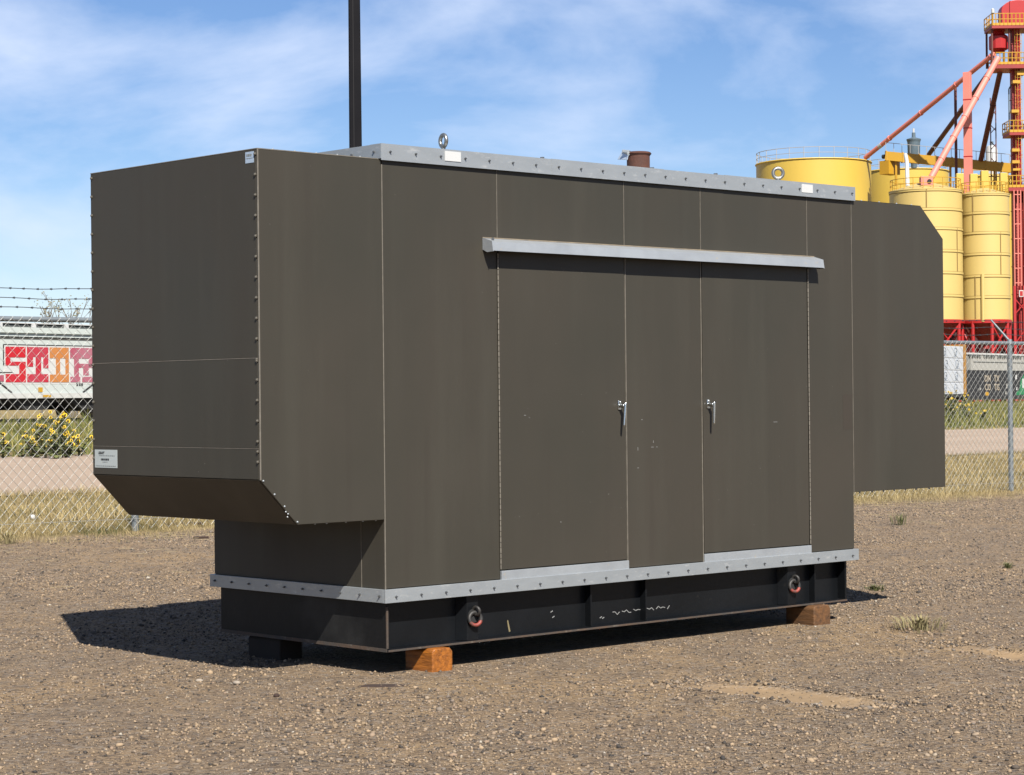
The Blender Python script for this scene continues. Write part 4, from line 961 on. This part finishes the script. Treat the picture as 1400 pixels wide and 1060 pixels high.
def silo(px, wpx, rows, D, label, vs_, bottom, group):
    c = at(px, 500, D); R = wpx/2*mpp(D); r3 = thing('hopper_silo', label, 'silo', (c.x, c.y, 0), 0, group)
    zs = [zat(px, y, D-R) for y in rows]+[zat(px, bottom, D-R)]
    for a, b in zip(zs, zs[1:]):
        MB().lathe([(R, b), (R, a)], n=40).build('shell_ring', M['yellow'], r3, smooth=True)
    fq = MB(); sq = MB()
    for k, z in enumerate(zs[:-1]):
        fq.lathe([(R, z-.20), (R+.05, z-.18), (R+.05, z+.02), (R, z+.04)], n=40)
        for dz in (-.20, .03): sq.lathe([(R+.005, z+dz-.035), (R+.06, z+dz), (R+.005, z+dz+.03)], n=40)
    fq.build('flange_bands', M['yellow'], r3, smooth=True); sq.build('band_seams', M['yseam'], r3)
    MB().lathe([(R+.08, zs[0]-.02), (R+.08, zs[0]+.05), (.4, zs[0]+R*.28), (0, zs[0]+R*.28)], n=40).build('roof', M['yellow'], r3, smooth=True)
    toc = math.atan2(CAM.y-c.y, CAM.x-c.x)
    for (x, ya, yb) in vs_:
        u = max(-.98, min(.98, (x-px)/(wpx/2))); t = toc+math.asin(u)
        MB().bar((R*1.004*math.cos(t), R*1.004*math.sin(t), zat(px, yb, D-R)), (R*1.004*math.cos(t), R*1.004*math.sin(t), zat(px, ya, D-R)), .08, .09).build('vertical_seam', M['yseam'], r3)
    zb = zs[-1]
    MB().lathe([(R+.06, zb-.32), (R+.14, zb-.32), (R+.14, zb), (R+.02, zb+.02)], n=40).build('ring_beam', M['red'], r3, smooth=True)
    MB().lathe([(R-.02, zb-.05), (.35, zb-R*.95), (.35, zb-R*.95-.5)], n=32).build('hopper_cone', M['dred'], r3, smooth=True)
    nl = 8; pts = [(R*math.cos(toc+.26+2*math.pi*k/nl), R*math.sin(toc+.26+2*math.pi*k/nl)) for k in range(nl)]
    for k in range(nl):
        x, y = pts[k]; MB().tube((x, y, -.3), (x, y, zb-.1), .17, 8).build('leg', M['red'], r3)
        x2, y2 = pts[(k+1) % nl]
        if k % 2 == 0:
            MB().tube((x, y, zb-.5), (x2, y2, zb-3.2), .09, 6).tube((x2, y2, zb-.5), (x, y, zb-3.2), .09, 6).build('cross_brace', M['red'], r3)
    ps = circle(R-.1, zs[0]+.05, 22); railing(None, 'railing', r3, M['ysteel'], ps, .038, 1.05)
    return r3, c, R, zs
S3 = silo(1268, 98, [258, 284.5, 311, 341.5, 371.5, 403], 205, 'wide cream yellow hopper silo with a pink spout box on its roof', [(1269, 258, 284), (1309, 311, 371), (1252, 371, 435)], 437, 'cream silos on red legs')
S4 = silo(1348, 67, [264, 289.5, 317, 346, 376, 405], 206, 'narrow cream yellow hopper silo beside the red elevator tower', [(1333, 264, 317), (1369, 317, 376), (1335, 377, 435)], 437, 'cream silos on red legs')
c4, R4 = S4[1], S4[2]; toc = math.atan2(CAM.y-c4.y, CAM.x-c4.x)
MB().tube((R4*1.03*math.cos(toc-.09), R4*1.03*math.sin(toc-.09), zat(1344, 440, 204)), (R4*1.03*math.cos(toc-.09), R4*1.03*math.sin(toc-.09), zat(1344, 375, 204)), .16, 8).build('drain_pipe', M['yellow'], S4[0])

def tank(px, wpx, ytop, D, label, rail_mat, nposts, group, seams=()):
    c = at(px, 500, D); R = wpx/2*mpp(D); t = thing('storage_tank', label, 'tank', (c.x, c.y, 0), 0, group)
    z = zat(px, ytop, D-R)
    MB().lathe([(R, -.3), (R, z), (R+.07, z), (R+.07, z+.14), (R-.1, z+.16), (0, z+.6)], n=56).build('shell', M['tank'], t, smooth=True)
    MB().lathe([(R+.075, z+.0), (R+.12, z+.05), (R+.075, z+.13)], n=56).build('rim', M['tank'], t)
    railing(None, 'railing', t, rail_mat, circle(R-.05, z+.12, nposts), .035, 1.15)
    return t, c, R, z
T1 = tank(1115, 156, 217, 232, 'broad yellow storage tank with pale guard rail above the enclosure roof', M['rail'], 24, 'yellow tanks')
T2 = tank(1240, 118, 231, 246, 'yellow storage tank behind the dust filter and the white pipe', M['rail'], 20, 'yellow tanks')
T5 = tank(1352, 70, 241, 236, 'small yellow storage tank behind the narrow cream silo', M['ysteel'], 16, 'yellow tanks')

# blue-grey dust filter
c = at(1249.5, 222, 228); m = mpp(228)
fl_ = thing('dust_filter', 'blue grey round dust filter with flared cap standing on the tank deck', 'filter', (c.x, c.y, T2[3]+.2), 0)
zz = zat(1249, 222, 228)-fl_.location.z
MB().lathe([(.3, zz-.6), (4*m, zz-.2), (8.4*m, zz+.8), (8.6*m, zz+2.0), (9.3*m, zz+2.25), (9.8*m, zz+2.3), (9.8*m, zz+2.42), (2.6*m, zz+2.6), (2.4*m, zz+3.1), (0, zz+3.1)], n=28).build('housing', M['slate'], fl_, smooth=True)
MB().tube((0, 0, zz+3.1), (0, 0, zz+3.55), .10, 8).build('vent', M['wsteel'], fl_)
for k in range(4): t = k*math.pi/2+.4; MB().tube((.5*math.cos(t), .5*math.sin(t), -.05), (.5*math.cos(t), .5*math.sin(t), zz+1.0), .07, 6).build('leg', M['slate'], fl_)

# yellow conveyor bridge along the tank tops
A = at(1211, 213.5, 226); B = at(1392, 231, 222)
cv = thing('conveyor', 'yellow box conveyor spanning from the tank deck to the red tower', 'conveyor', (A.x, A.y, A.z), 0)
def rel(p, o): return Vector(p)-Vector(o)
MB().bar((0, 0, 0), rel(B, A), .8, .92).build('trough', M['ysteel'], cv)
d_ = rel(B, A)
for k in range(9): p = d_*(k/8.0+.002); MB().bar(p+Vector((0, 0, -.52)), p+Vector((0, 0, .52)), .9, .1).build('joint_flange', M['ysteel'], cv)
MB().box(-.3, 1.6, -.6, .6, -1.9, -.5).build('drive_housing', M['ysteel'], cv)
MB().tube((.3, -.62, .0), (.3, .62, .0), .22, 12).build('shaft_end', M['hdark'], cv)
q = MB(); dr = d_.normalized(); nv = Vector((0, 0, 1))
for k in range(17):
    p = d_*(k/16)+Vector((0, 0, .46)); q.tube(p, p+nv*.95, .03, 5)
q.tube(Vector((0, 0, 1.4)), d_+Vector((0, 0, 1.4)), .03, 5); q.build('handrail', M['rail'], cv)
for px in (1225, 1300, 1360):
    t = (px-1211)/181; p = d_*t; MB().tube(p+Vector((0, 0, -.46)), p+Vector((0, 0, -3.0)), .12, 6).build('support_post', M['ysteel'], cv)

# red elevator tower
TDp = 214; tc_ = at(1402, 500, TDp); m = mpp(TDp); TX, TY = tc_.x, tc_.y
tw = thing('elevator_tower', 'tall red bucket elevator tower with yellow platforms and caged ladder', 'elevator tower', (TX, TY, 0), -YAW)     # local x to the right, y away
def tx(px): return (px-1402)*m
def tz(py): return zat(1395, py, TDp)
for x0, x1 in ((1386.5, 1398.5), (1408, 1420)):
    MB().box(tx(x0), tx(x1), -.45, .45, 0, tz(40)).build('trunking', M['dred'], tw)
    for py in range(60, 520, 38):
        MB().box(tx(x0)-.06, tx(x1)+.06, -.5, .5, tz(py)-.08, tz(py)).build('trunking_flange', M['dred'], tw)
hp = [(tx(1372), tz(38)), (tx(1372), tz(16))]+[(tx(1396)-24*m*math.cos(t), tz(16)+15*m*math.sin(t)) for t in np.linspace(.1, math.pi-.1, 14)]+[(tx(1420), tz(16)), (tx(1420), tz(38))]
MB().prism(hp, 'y', -.8, .8).build('head_housing', M['red'], tw, bevel=.05)
MB().box(tx(1384)-.06, tx(1384)+.06, -.9, .9, tz(38), tz(3)).build('head_flange', M['red'], tw)
def platform(px0, px1, py, yh=1.7, lip=4.0):
    dk = MB().box(tx(px0), tx(px1), -yh, yh, tz(py+lip), tz(py)).build('platform', M['dred'], tw)
    n = max(4, int((px1-px0)/5.2)); ps = [Vector((tx(px0)+(tx(px1)-tx(px0))*k/n, -yh, tz(py))) for k in range(n+1)]
    q = MB()
    for seq in (ps, [Vector((p.x, yh, p.z)) for p in ps], [Vector((tx(px0), -yh+2*yh*k/3, tz(py))) for k in range(4)]):
        for p in seq: q.tube(p, p+Vector((0, 0, 1.15)), .05, 5)
        for a, b in zip(seq, seq[1:]):
            for hh in (1.15, .6): q.tube(a+Vector((0, 0, hh)), b+Vector((0, 0, hh)), .042, 5)
            q.bar(a+Vector((0, 0, .12)), b+Vector((0, 0, .12)), .03, .24)
    q.build('railing', M['ysteel'], dk)
    return dk
platform(1356, 1432, 38); platform(1361, 1432, 91, lip=5.5); platform(1379, 1425, 183, 1.5); platform(1377, 1425, 258, 1.5, 5)
for px in (1357.5, 1381):
    for y in (-1.2, 1.2): MB().tube((tx(px), y, tz(91)), (tx(px), y, tz(42)), .11, 6).build('platform_post', M['maroon'], tw)
# distributor drum
MB().lathe([(.4, tz(72)), (9*m, tz(69)), (13.2*m, tz(67)), (13.2*m, tz(50)), (9*m, tz(47)), (.5, tz(42))], (tx(1370), 0, 0), 12).build('distributor', M['red'], tw, bevel=.03)
MB().tube((tx(1384), 0, tz(28)), (tx(1371), 0, tz(45)), .4, 10).build('head_chute', M['red'], tw)
# ladder with cage
ld = MB(); y_ = -.95
for x in (1391.5, 1395.5): ld.tube((tx(x), y_, tz(530)), (tx(x), y_, tz(40)), .05, 5)
for k in range(115):
    z = tz(530)+k*.3
    if z < tz(40): ld.tube((tx(1391.5), y_, z), (tx(1395.5), y_, z), .018, 4)
lo_ = ld.build('ladder', M['red'], tw)
cg = MB()
for k in range(34):
    z = tz(250)+k*.6
    if z < tz(42):
        pts = [Vector((tx(1393.5)+.34*math.cos(t), y_-.36*math.sin(t)-.0, z)) for t in np.linspace(0, math.pi, 7)]
        cg.path(pts, .02, 4)
for t in np.linspace(.3, math.pi-.3, 4): cg.tube((tx(1393.5)+.34*math.cos(t), y_-.36*math.sin(t), tz(250)), (tx(1393.5)+.34*math.cos(t), y_-.36*math.sin(t), tz(42)), .02, 4)
cg.build('ladder_cage', M['ysteel'], lo_)
for (x0, py0, py1) in ((1383, 205, 209), (1383, 221, 225), (1384, 232, 235), (1391, 100, 105), (1385, 112, 116), (1383, 152, 156)):
    MB().box(tx(x0), tx(x0+10), -1.3, -.5, tz(py1), tz(py0)).build('ladder_rest', M['ysteel'], lo_)
MB().tube((tx(1382.5), -.3, tz(182)), (tx(1382.5), -.3, tz(122)), .07, 6).tube((tx(1382.5), -.3, tz(122)), (tx(1387), -.3, tz(115)), .07, 6).build('dust_pipe', M['slate'], tw)
MB().lathe([(0, tz(540)), (13*m, tz(540)), (13*m, tz(262)), (12.6*m, tz(258)), (0, tz(258))], (tx(1413), .2, 0), 24).build('surge_bin', M['red'], tw, smooth=True)
for py in (300, 348, 395, 440): MB().lathe([(13*m, tz(py)-.06), (13.4*m, tz(py)), (13*m, tz(py)+.06)], (tx(1413), .2, 0), 24).build('bin_band', M['maroon'], tw)
q = MB()
for x in (1384, 1389, 1393, 1398):
    q.tube((tx(x), -1.5, tz(392 if x < 1396 else 530)), (tx(x), -1.5, tz(262)), .06, 5)
for py in range(268, 394, 20): q.tube((tx(1384), -1.5, tz(py)), (tx(1393), -1.5, tz(py)), .05, 5)
q.build('access_frame', M['pink'], tw)
for x in (1383.5, 1396.5): MB().box(tx(x)-.12, tx(x)+.12, -1.6, -1.36, -.2, tz(392)).build('column', M['red'], tw)
for (p0, p1) in (((1384, 430), (1397, 415)), ((1384, 410), (1397, 425)), ((1384, 470), (1397, 452))):
    MB().tube((tx(p0[0]), -1.48, tz(p0[1])), (tx(p1[0]), -1.48, tz(p1[1])), .07, 5).build('brace', M['red'], tw)
MB().box(tx(1389), tx(1395), -1.68, -1.62, tz(407), tz(398)).build('sign_frame', M['wsteel'], tw)
MB().box(tx(1390), tx(1394), -1.70, -1.685, tz(405.8), tz(399.2)).build('sign_panel', M['red'], tw)
MB().box(tx(1396.5), tx(1402), -1.72, -1.66, tz(407), tz(398)).build('sign_letter', M['wsteel'], tw)
MB().tube((tx(1357.5), -1.7, tz(38)), (tx(1357.5), -1.7, tz(22)), .06, 6).build('beacon_post', M['ysteel'], tw)
MB().lathe([(0, 0), (.16, .05), (.16, .4), (0, .55)], (tx(1357.5), -1.7, tz(22)), 10).build('beacon', M['wsteel'], tw, smooth=True)

# spouts from the distributor
def spout(name, label, p0, p1, r_, mt, marks=(), group='spouts'):
    p0, p1 = Vector(p0), Vector(p1); o = thing(name, label, 'spout', p1, 0, group); d = p0-p1
    MB().tube((0, 0, 0), d, r_, 12).build('pipe', mt, o, smooth=True)
    for t in marks: MB().tube(d*(t-.0035), d*(t+.0035), r_+.05, 12).build('joint_collar', mt, o, smooth=True)
    return o, d
D0_, = (214-.5,)
top = at(1362, 74, 213.2)
sp1, d1 = spout('grain_spout', 'long bleached red spout running down to the broad tank', at(1359, 74, 213), at(1183, 216, 229), 3.3*mpp(220), M['pink'], (.2, .45, .72, .98))
MB().tube(d1*.115, d1*.137, 3.0*mpp(220)+.04, 12).build('white_sleeve', M['wsteel'], sp1)
sp2, d2 = spout('grain_spout', 'bleached red spout dropping to the roof of the wide cream silo', at(1364, 80, 211.5), at(1273, 243, 205), 4.2*mpp(210), M['pink'], (.15, .33, .5, .66, .83))
spout('grain_spout', 'dark oxide spout passing behind the bleached post', at(1365, 82, 215), at(1268, 214, 236), 3.3*mpp(224), M['maroon'], (.5,))
spout('grain_spout', 'steep dark oxide spout ending on the yellow conveyor', at(1368, 96, 215), at(1341, 219, 222.5), 3.6*mpp(218), M['maroon'], (.62,))
bx = at(1267, 247, 203.4)
o = thing('spout_box', 'bleached red discharge box at the foot of the spout on the silo roof', 'chute', (bx.x, bx.y, zat(1267, 254, 203.4)), -YAW)
MB().box(-.62, .55, -.5, .5, .0, .85).build('casing', M['pink'], o, bevel=.03)
MB().tube((.15, -.51, .35), (.15, -.56, .35), .22, 12).build('port', M['hdark'], o)
# bleached post carrying the spouts
P0 = at(1324, 258, 214); zt = zat(1324, 99, 214)
o = thing('spout_post', 'bleached red box post holding up the spouts between the cream silos', 'post', (P0.x, P0.y, 0), -YAW-.5)
MB().box(-.36, .36, -.30, .30, -.2, zt).build('column', M['pink'], o, bevel=.02)
for py in (125, 165, 205): MB().box(-.38, .38, -.32, .32, zat(1323, py, 208)-.05, zat(1323, py, 208)+.05).build('splice_plate', M['red'], o)
P0 = at(1307, 200, 222); zb_ = zat(1307, 238, 222); zt = zat(1305, 112, 222)
o = MB().tube((0, 0, 0), (0, 0, zt), .15, 8).build('support_mast', M['maroon']); o.location = (P0.x, P0.y, 0); tag(o, 'thin dark oxide mast under the long spout', 'mast')
q = at(1358, 180, 224); o = thing('lattice_mast', 'narrow dark lattice mast behind the steep spout', 'mast', (q.x, q.y, 0), -YAW)
for x in (-.27, .27): MB().tube((x, 0, 0), (x, 0, zat(1358, 134, 224)), .06, 6).build('chord', M['maroon'], o)
for k in range(14):
    z0 = 22+k*.85
    if z0+.8 < zat(1358, 134, 224): MB().tube((-.27, 0, z0), (.27, 0, z0+(.6 if k % 2 else -.6)), .045, 5).build('lacing', M['maroon'], o)
# white vent pipe and white vessel
a = at(1238, 212, 212); b = at(1241, 256, 206.5)
o = MB().path([rel(a, b)+Vector((0, 0, 0)), rel(at(1240, 222, 210), b), Vector((0, 0, 0))], .2, 10).build('vent_pipe', M['wsteel'], smooth=True); o.location = b; tag(o, 'white vent pipe rising beside the dust filter', 'pipe')
q = at(1356, 224, 245); m5 = mpp(245); o = thing('white_vessel', 'white ribbed vessel behind the steep spout above the conveyor', 'vessel', (q.x, q.y, 0))
zz = zat(1356, 224, 245)
MB().lathe([(8*m5, -.2), (8*m5, zz+1.5), (6.5*m5, zz+1.95), (2*m5, zz+2.1), (0, zz+2.1)], n=20).build('shell', M['wsteel'], o, smooth=True)
MB().tube((0, 0, zz+2.1), (0, 0, zz+2.5), .2, 8).build('top_nozzle', M['slate'], o)
# clutter on the silo decks
for px, py, ht, lab in ((1312, 256, 1.6, 'yellow valve housing on the wide silo roof'), (1331, 258, 1.7, 'yellow valve housing beside the bleached post'), (1346, 258, 2.0, 'yellow access box on the narrow silo roof'), (1372, 258, 1.8, 'yellow hatch housing near the tower end of the narrow silo')):
    q = at(px, py, 209); o = MB().box(-.35, .35, -.3, .3, 0, ht).build('roof_housing', M['tank'], bevel=.03); o.location = (q.x, q.y, q.z-.3); o.rotation_euler = (0, 0, -YAW); tag(o, lab, 'housing')

# ------------------------------------------------------------------ wild sunflowers
def sunflower(px, D, hgt, lab, grp, nflow, spread):
    c = at(px, 560, D); zb = float(gz(c.x, c.y)); p = thing('wild_sunflower', lab, 'sunflower', (c.x, c.y, zb), random.uniform(0, 6), grp)
    st, lf, pt, dk = MB(), MB(), MB(), MB()
    tocam = Vector((CAM.x-c.x, CAM.y-c.y, 0)).normalized(); tocam.rotate(Matrix.Rotation(-p.rotation_euler.z, 3, 'Z'))
    for k in range(nflow):
        az = random.uniform(0, 6.28); r = spread*random.uniform(.2, 1); h = hgt*random.uniform(.45, 1)
        tip = Vector((r*math.cos(az), r*math.sin(az), h)); mid_ = Vector((tip.x*.35, tip.y*.35, h*.55))
        st.path([Vector((tip.x*.1, tip.y*.1, -.05)), mid_, tip], .012, 4)
        for j in range(15):
            t = random.uniform(.05, .98); b = mid_.lerp(tip, t) if random.random() < .5 else mid_*t
            la = random.uniform(0, 6.28); l = random.uniform(.08, .2); e = Vector((math.cos(la), math.sin(la), random.uniform(-.5, .3))); sd = Vector((-math.sin(la), math.cos(la), 0))*l*.35
            lf.add([b, b+e*l*.45+sd, b+e*l, b+e*l*.45-sd], [(0, 1, 2, 3)])
        fd_ = (tocam+Vector((random.uniform(-.6, .6), random.uniform(-.6, .6), random.uniform(.1, .7)))).normalized(); e1 = fd_.orthogonal().normalized(); e2 = fd_.cross(e1)
        R = random.uniform(.030, .054); n = 11
        for j in range(n):
            t = 6.283*j/n; t2 = 6.283*(j+.5)/n; t0 = 6.283*(j-.5)/n
            pt.add([tip+(e1*math.cos(t0)+e2*math.sin(t0))*R*.4, tip+(e1*math.cos(t-.2)+e2*math.sin(t-.2))*R*.8, tip+(e1*math.cos(t)+e2*math.sin(t))*R+fd_*.01, tip+(e1*math.cos(t+.2)+e2*math.sin(t+.2))*R*.8, tip+(e1*math.cos(t2)+e2*math.sin(t2))*R*.4], [(0, 1, 2, 3, 4)])
        dk.tube(tip-fd_*.01, tip+fd_*.015, R*.42, 8)
    st.build('stems', M['gstem'], p); lf.build('leaves', M['gleaf'], p, kind='stuff'); pt.build('petals', M['petal'], p, kind='stuff'); dk.build('flower_disks', M['disk'], p, kind='stuff')
random.seed(21)
for px, D, h in ((62, 44, .95), (70, 46, 1.05), (78, 45, 1.1), (84, 47, 1.0), (92, 46, .9), (66, 48, .8), (75, 43, .7), (88, 44, .65), (100, 48, .6), (48, 45, .5), (40, 47, .55), (108, 46, .5), (57, 49, 1.15), (30, 46, .4)):
    sunflower(px, D, h, 'wild sunflower with yellow blooms growing below the graffiti hopper car', 'sunflowers below the hopper car', random.randint(3, 6), .3)
for px, D, h in ((4, 45, .55), (12, 48, .45)):
    sunflower(px, D, h, 'low wild sunflower near the end of the hopper car', 'sunflowers at the hopper car end', 3, .2)
for px, D, h in ((1296, 84, 1.25), (1303, 82, 1.3), (1309, 83, 1.2), (1315, 85, 1.15), (1299, 80, 1.0), (1322, 84, .9), (1340, 82, .8)):
    sunflower(px, D, h, 'wild sunflower with yellow blooms growing below the wrapped lumber', 'sunflowers below the lumber', random.randint(5, 8), .45)

# sparse tree beyond the hopper car
c = at(92, 520, 128); tr = thing('sparse_tree', 'thin half bare tree showing above the hopper car roof', 'tree', (c.x, c.y, 0), 0)
br_ = MB(); lv = MB(); random.seed(5)
def grow(p, d, l, r, depth):
    q = p+d*l; br_.tube(p, q, max(r, .016), 5, max(r*.7, .014), caps=False)
    if depth == 0 or (depth < 3 and random.random() < .35):
        for k in range(random.choice((0, 3, 8))):
            c_ = q+Vector((random.gauss(0, .14), random.gauss(0, .14), random.gauss(0, .22))); a = Vector((random.gauss(0, 1), random.gauss(0, 1), random.gauss(0, 1))).normalized()*.08; b = a.orthogonal().normalized()*.05
            lv.add([c_-a, c_+b, c_+a, c_-b], [(0, 1, 2, 3)])
    if depth == 0: return
    for k in range(random.choice((1, 2, 2, 2))):
        ax = Vector((random.gauss(0, 1), random.gauss(0, 1), .2)).normalized(); nd = (d+ax*random.uniform(.3, .62)+Vector((0, 0, .16))).normalized()
        grow(q, nd, l*random.uniform(.62, .85), r*.62, depth-1)
for k in range(5): grow(Vector((random.uniform(-1.6, 1.6), random.uniform(-.8, .8), -.2)), Vector((random.uniform(-.22, .22), random.uniform(-.2, .2), 1)).normalized(), 2.5, .085, 5)
br_.build('trunk', M['bark'], tr); lv.build('crown', mat('pale_leaf', (.20, .20, .10), .8, var=.8, vscale=1.5, vcol=(.38, .30, .20)), tr, kind='stuff')

# dark red shed behind the silo legs
c = at(1330, 500, 218); o = thing('machinery_shed', 'dark red sheet metal shed behind the silo legs', 'shed', (c.x, c.y, 0), -YAW)
MB().box(-9, 9, 0, 6, -.2, 7.6).build('wall', mat('shed_dark_red', (.085, .014, .014), .8, var=.8, vscale=.5, vcol=(.05, .01, .01)), o)
MB().prism([(-.3, 7.6), (6.3, 7.6), (6.3, 7.7), (3, 8.4), (-.3, 7.7)], 'x', -9.2, 9.2).build('roof', M['maroon'], o)
for k in range(7): MB().box(-8.6+2.7*k, -8.5+2.7*k, -.12, -.005, -.2, 7.6).build('wall_post', M['red'], o)
# long loose stalks leaning out of the fence grass
n = 2600
X = RNG.uniform(-2, 22, n); Y = FY0+FSL*(X-FX0)+RNG.normal(-.05, .35, n); k = inframe(X, Y, .05); X, Y = X[k], Y[k]
o = blades('grass_stalks', X, Y, RNG.uniform(.12, .42, len(X)), RNG.uniform(.0016, .0028, len(X)), RNG.uniform(.3, 1.0, len(X)), np.clip(RNG.normal(.8, .13, len(X)), 0, 1), m_grass)
tag(o, 'long pale stalks leaning out of the grass at the fence foot', 'grass')

# touch-up patch on the end panel and grime below the handle side of the centre panel
MB().box(3.055, 3.128, -.0006, .002, .985, 1.165).build('touch_up_patch', mat('touch_up_paint', (.070, .058, .045), .55, spec=.25), gen)
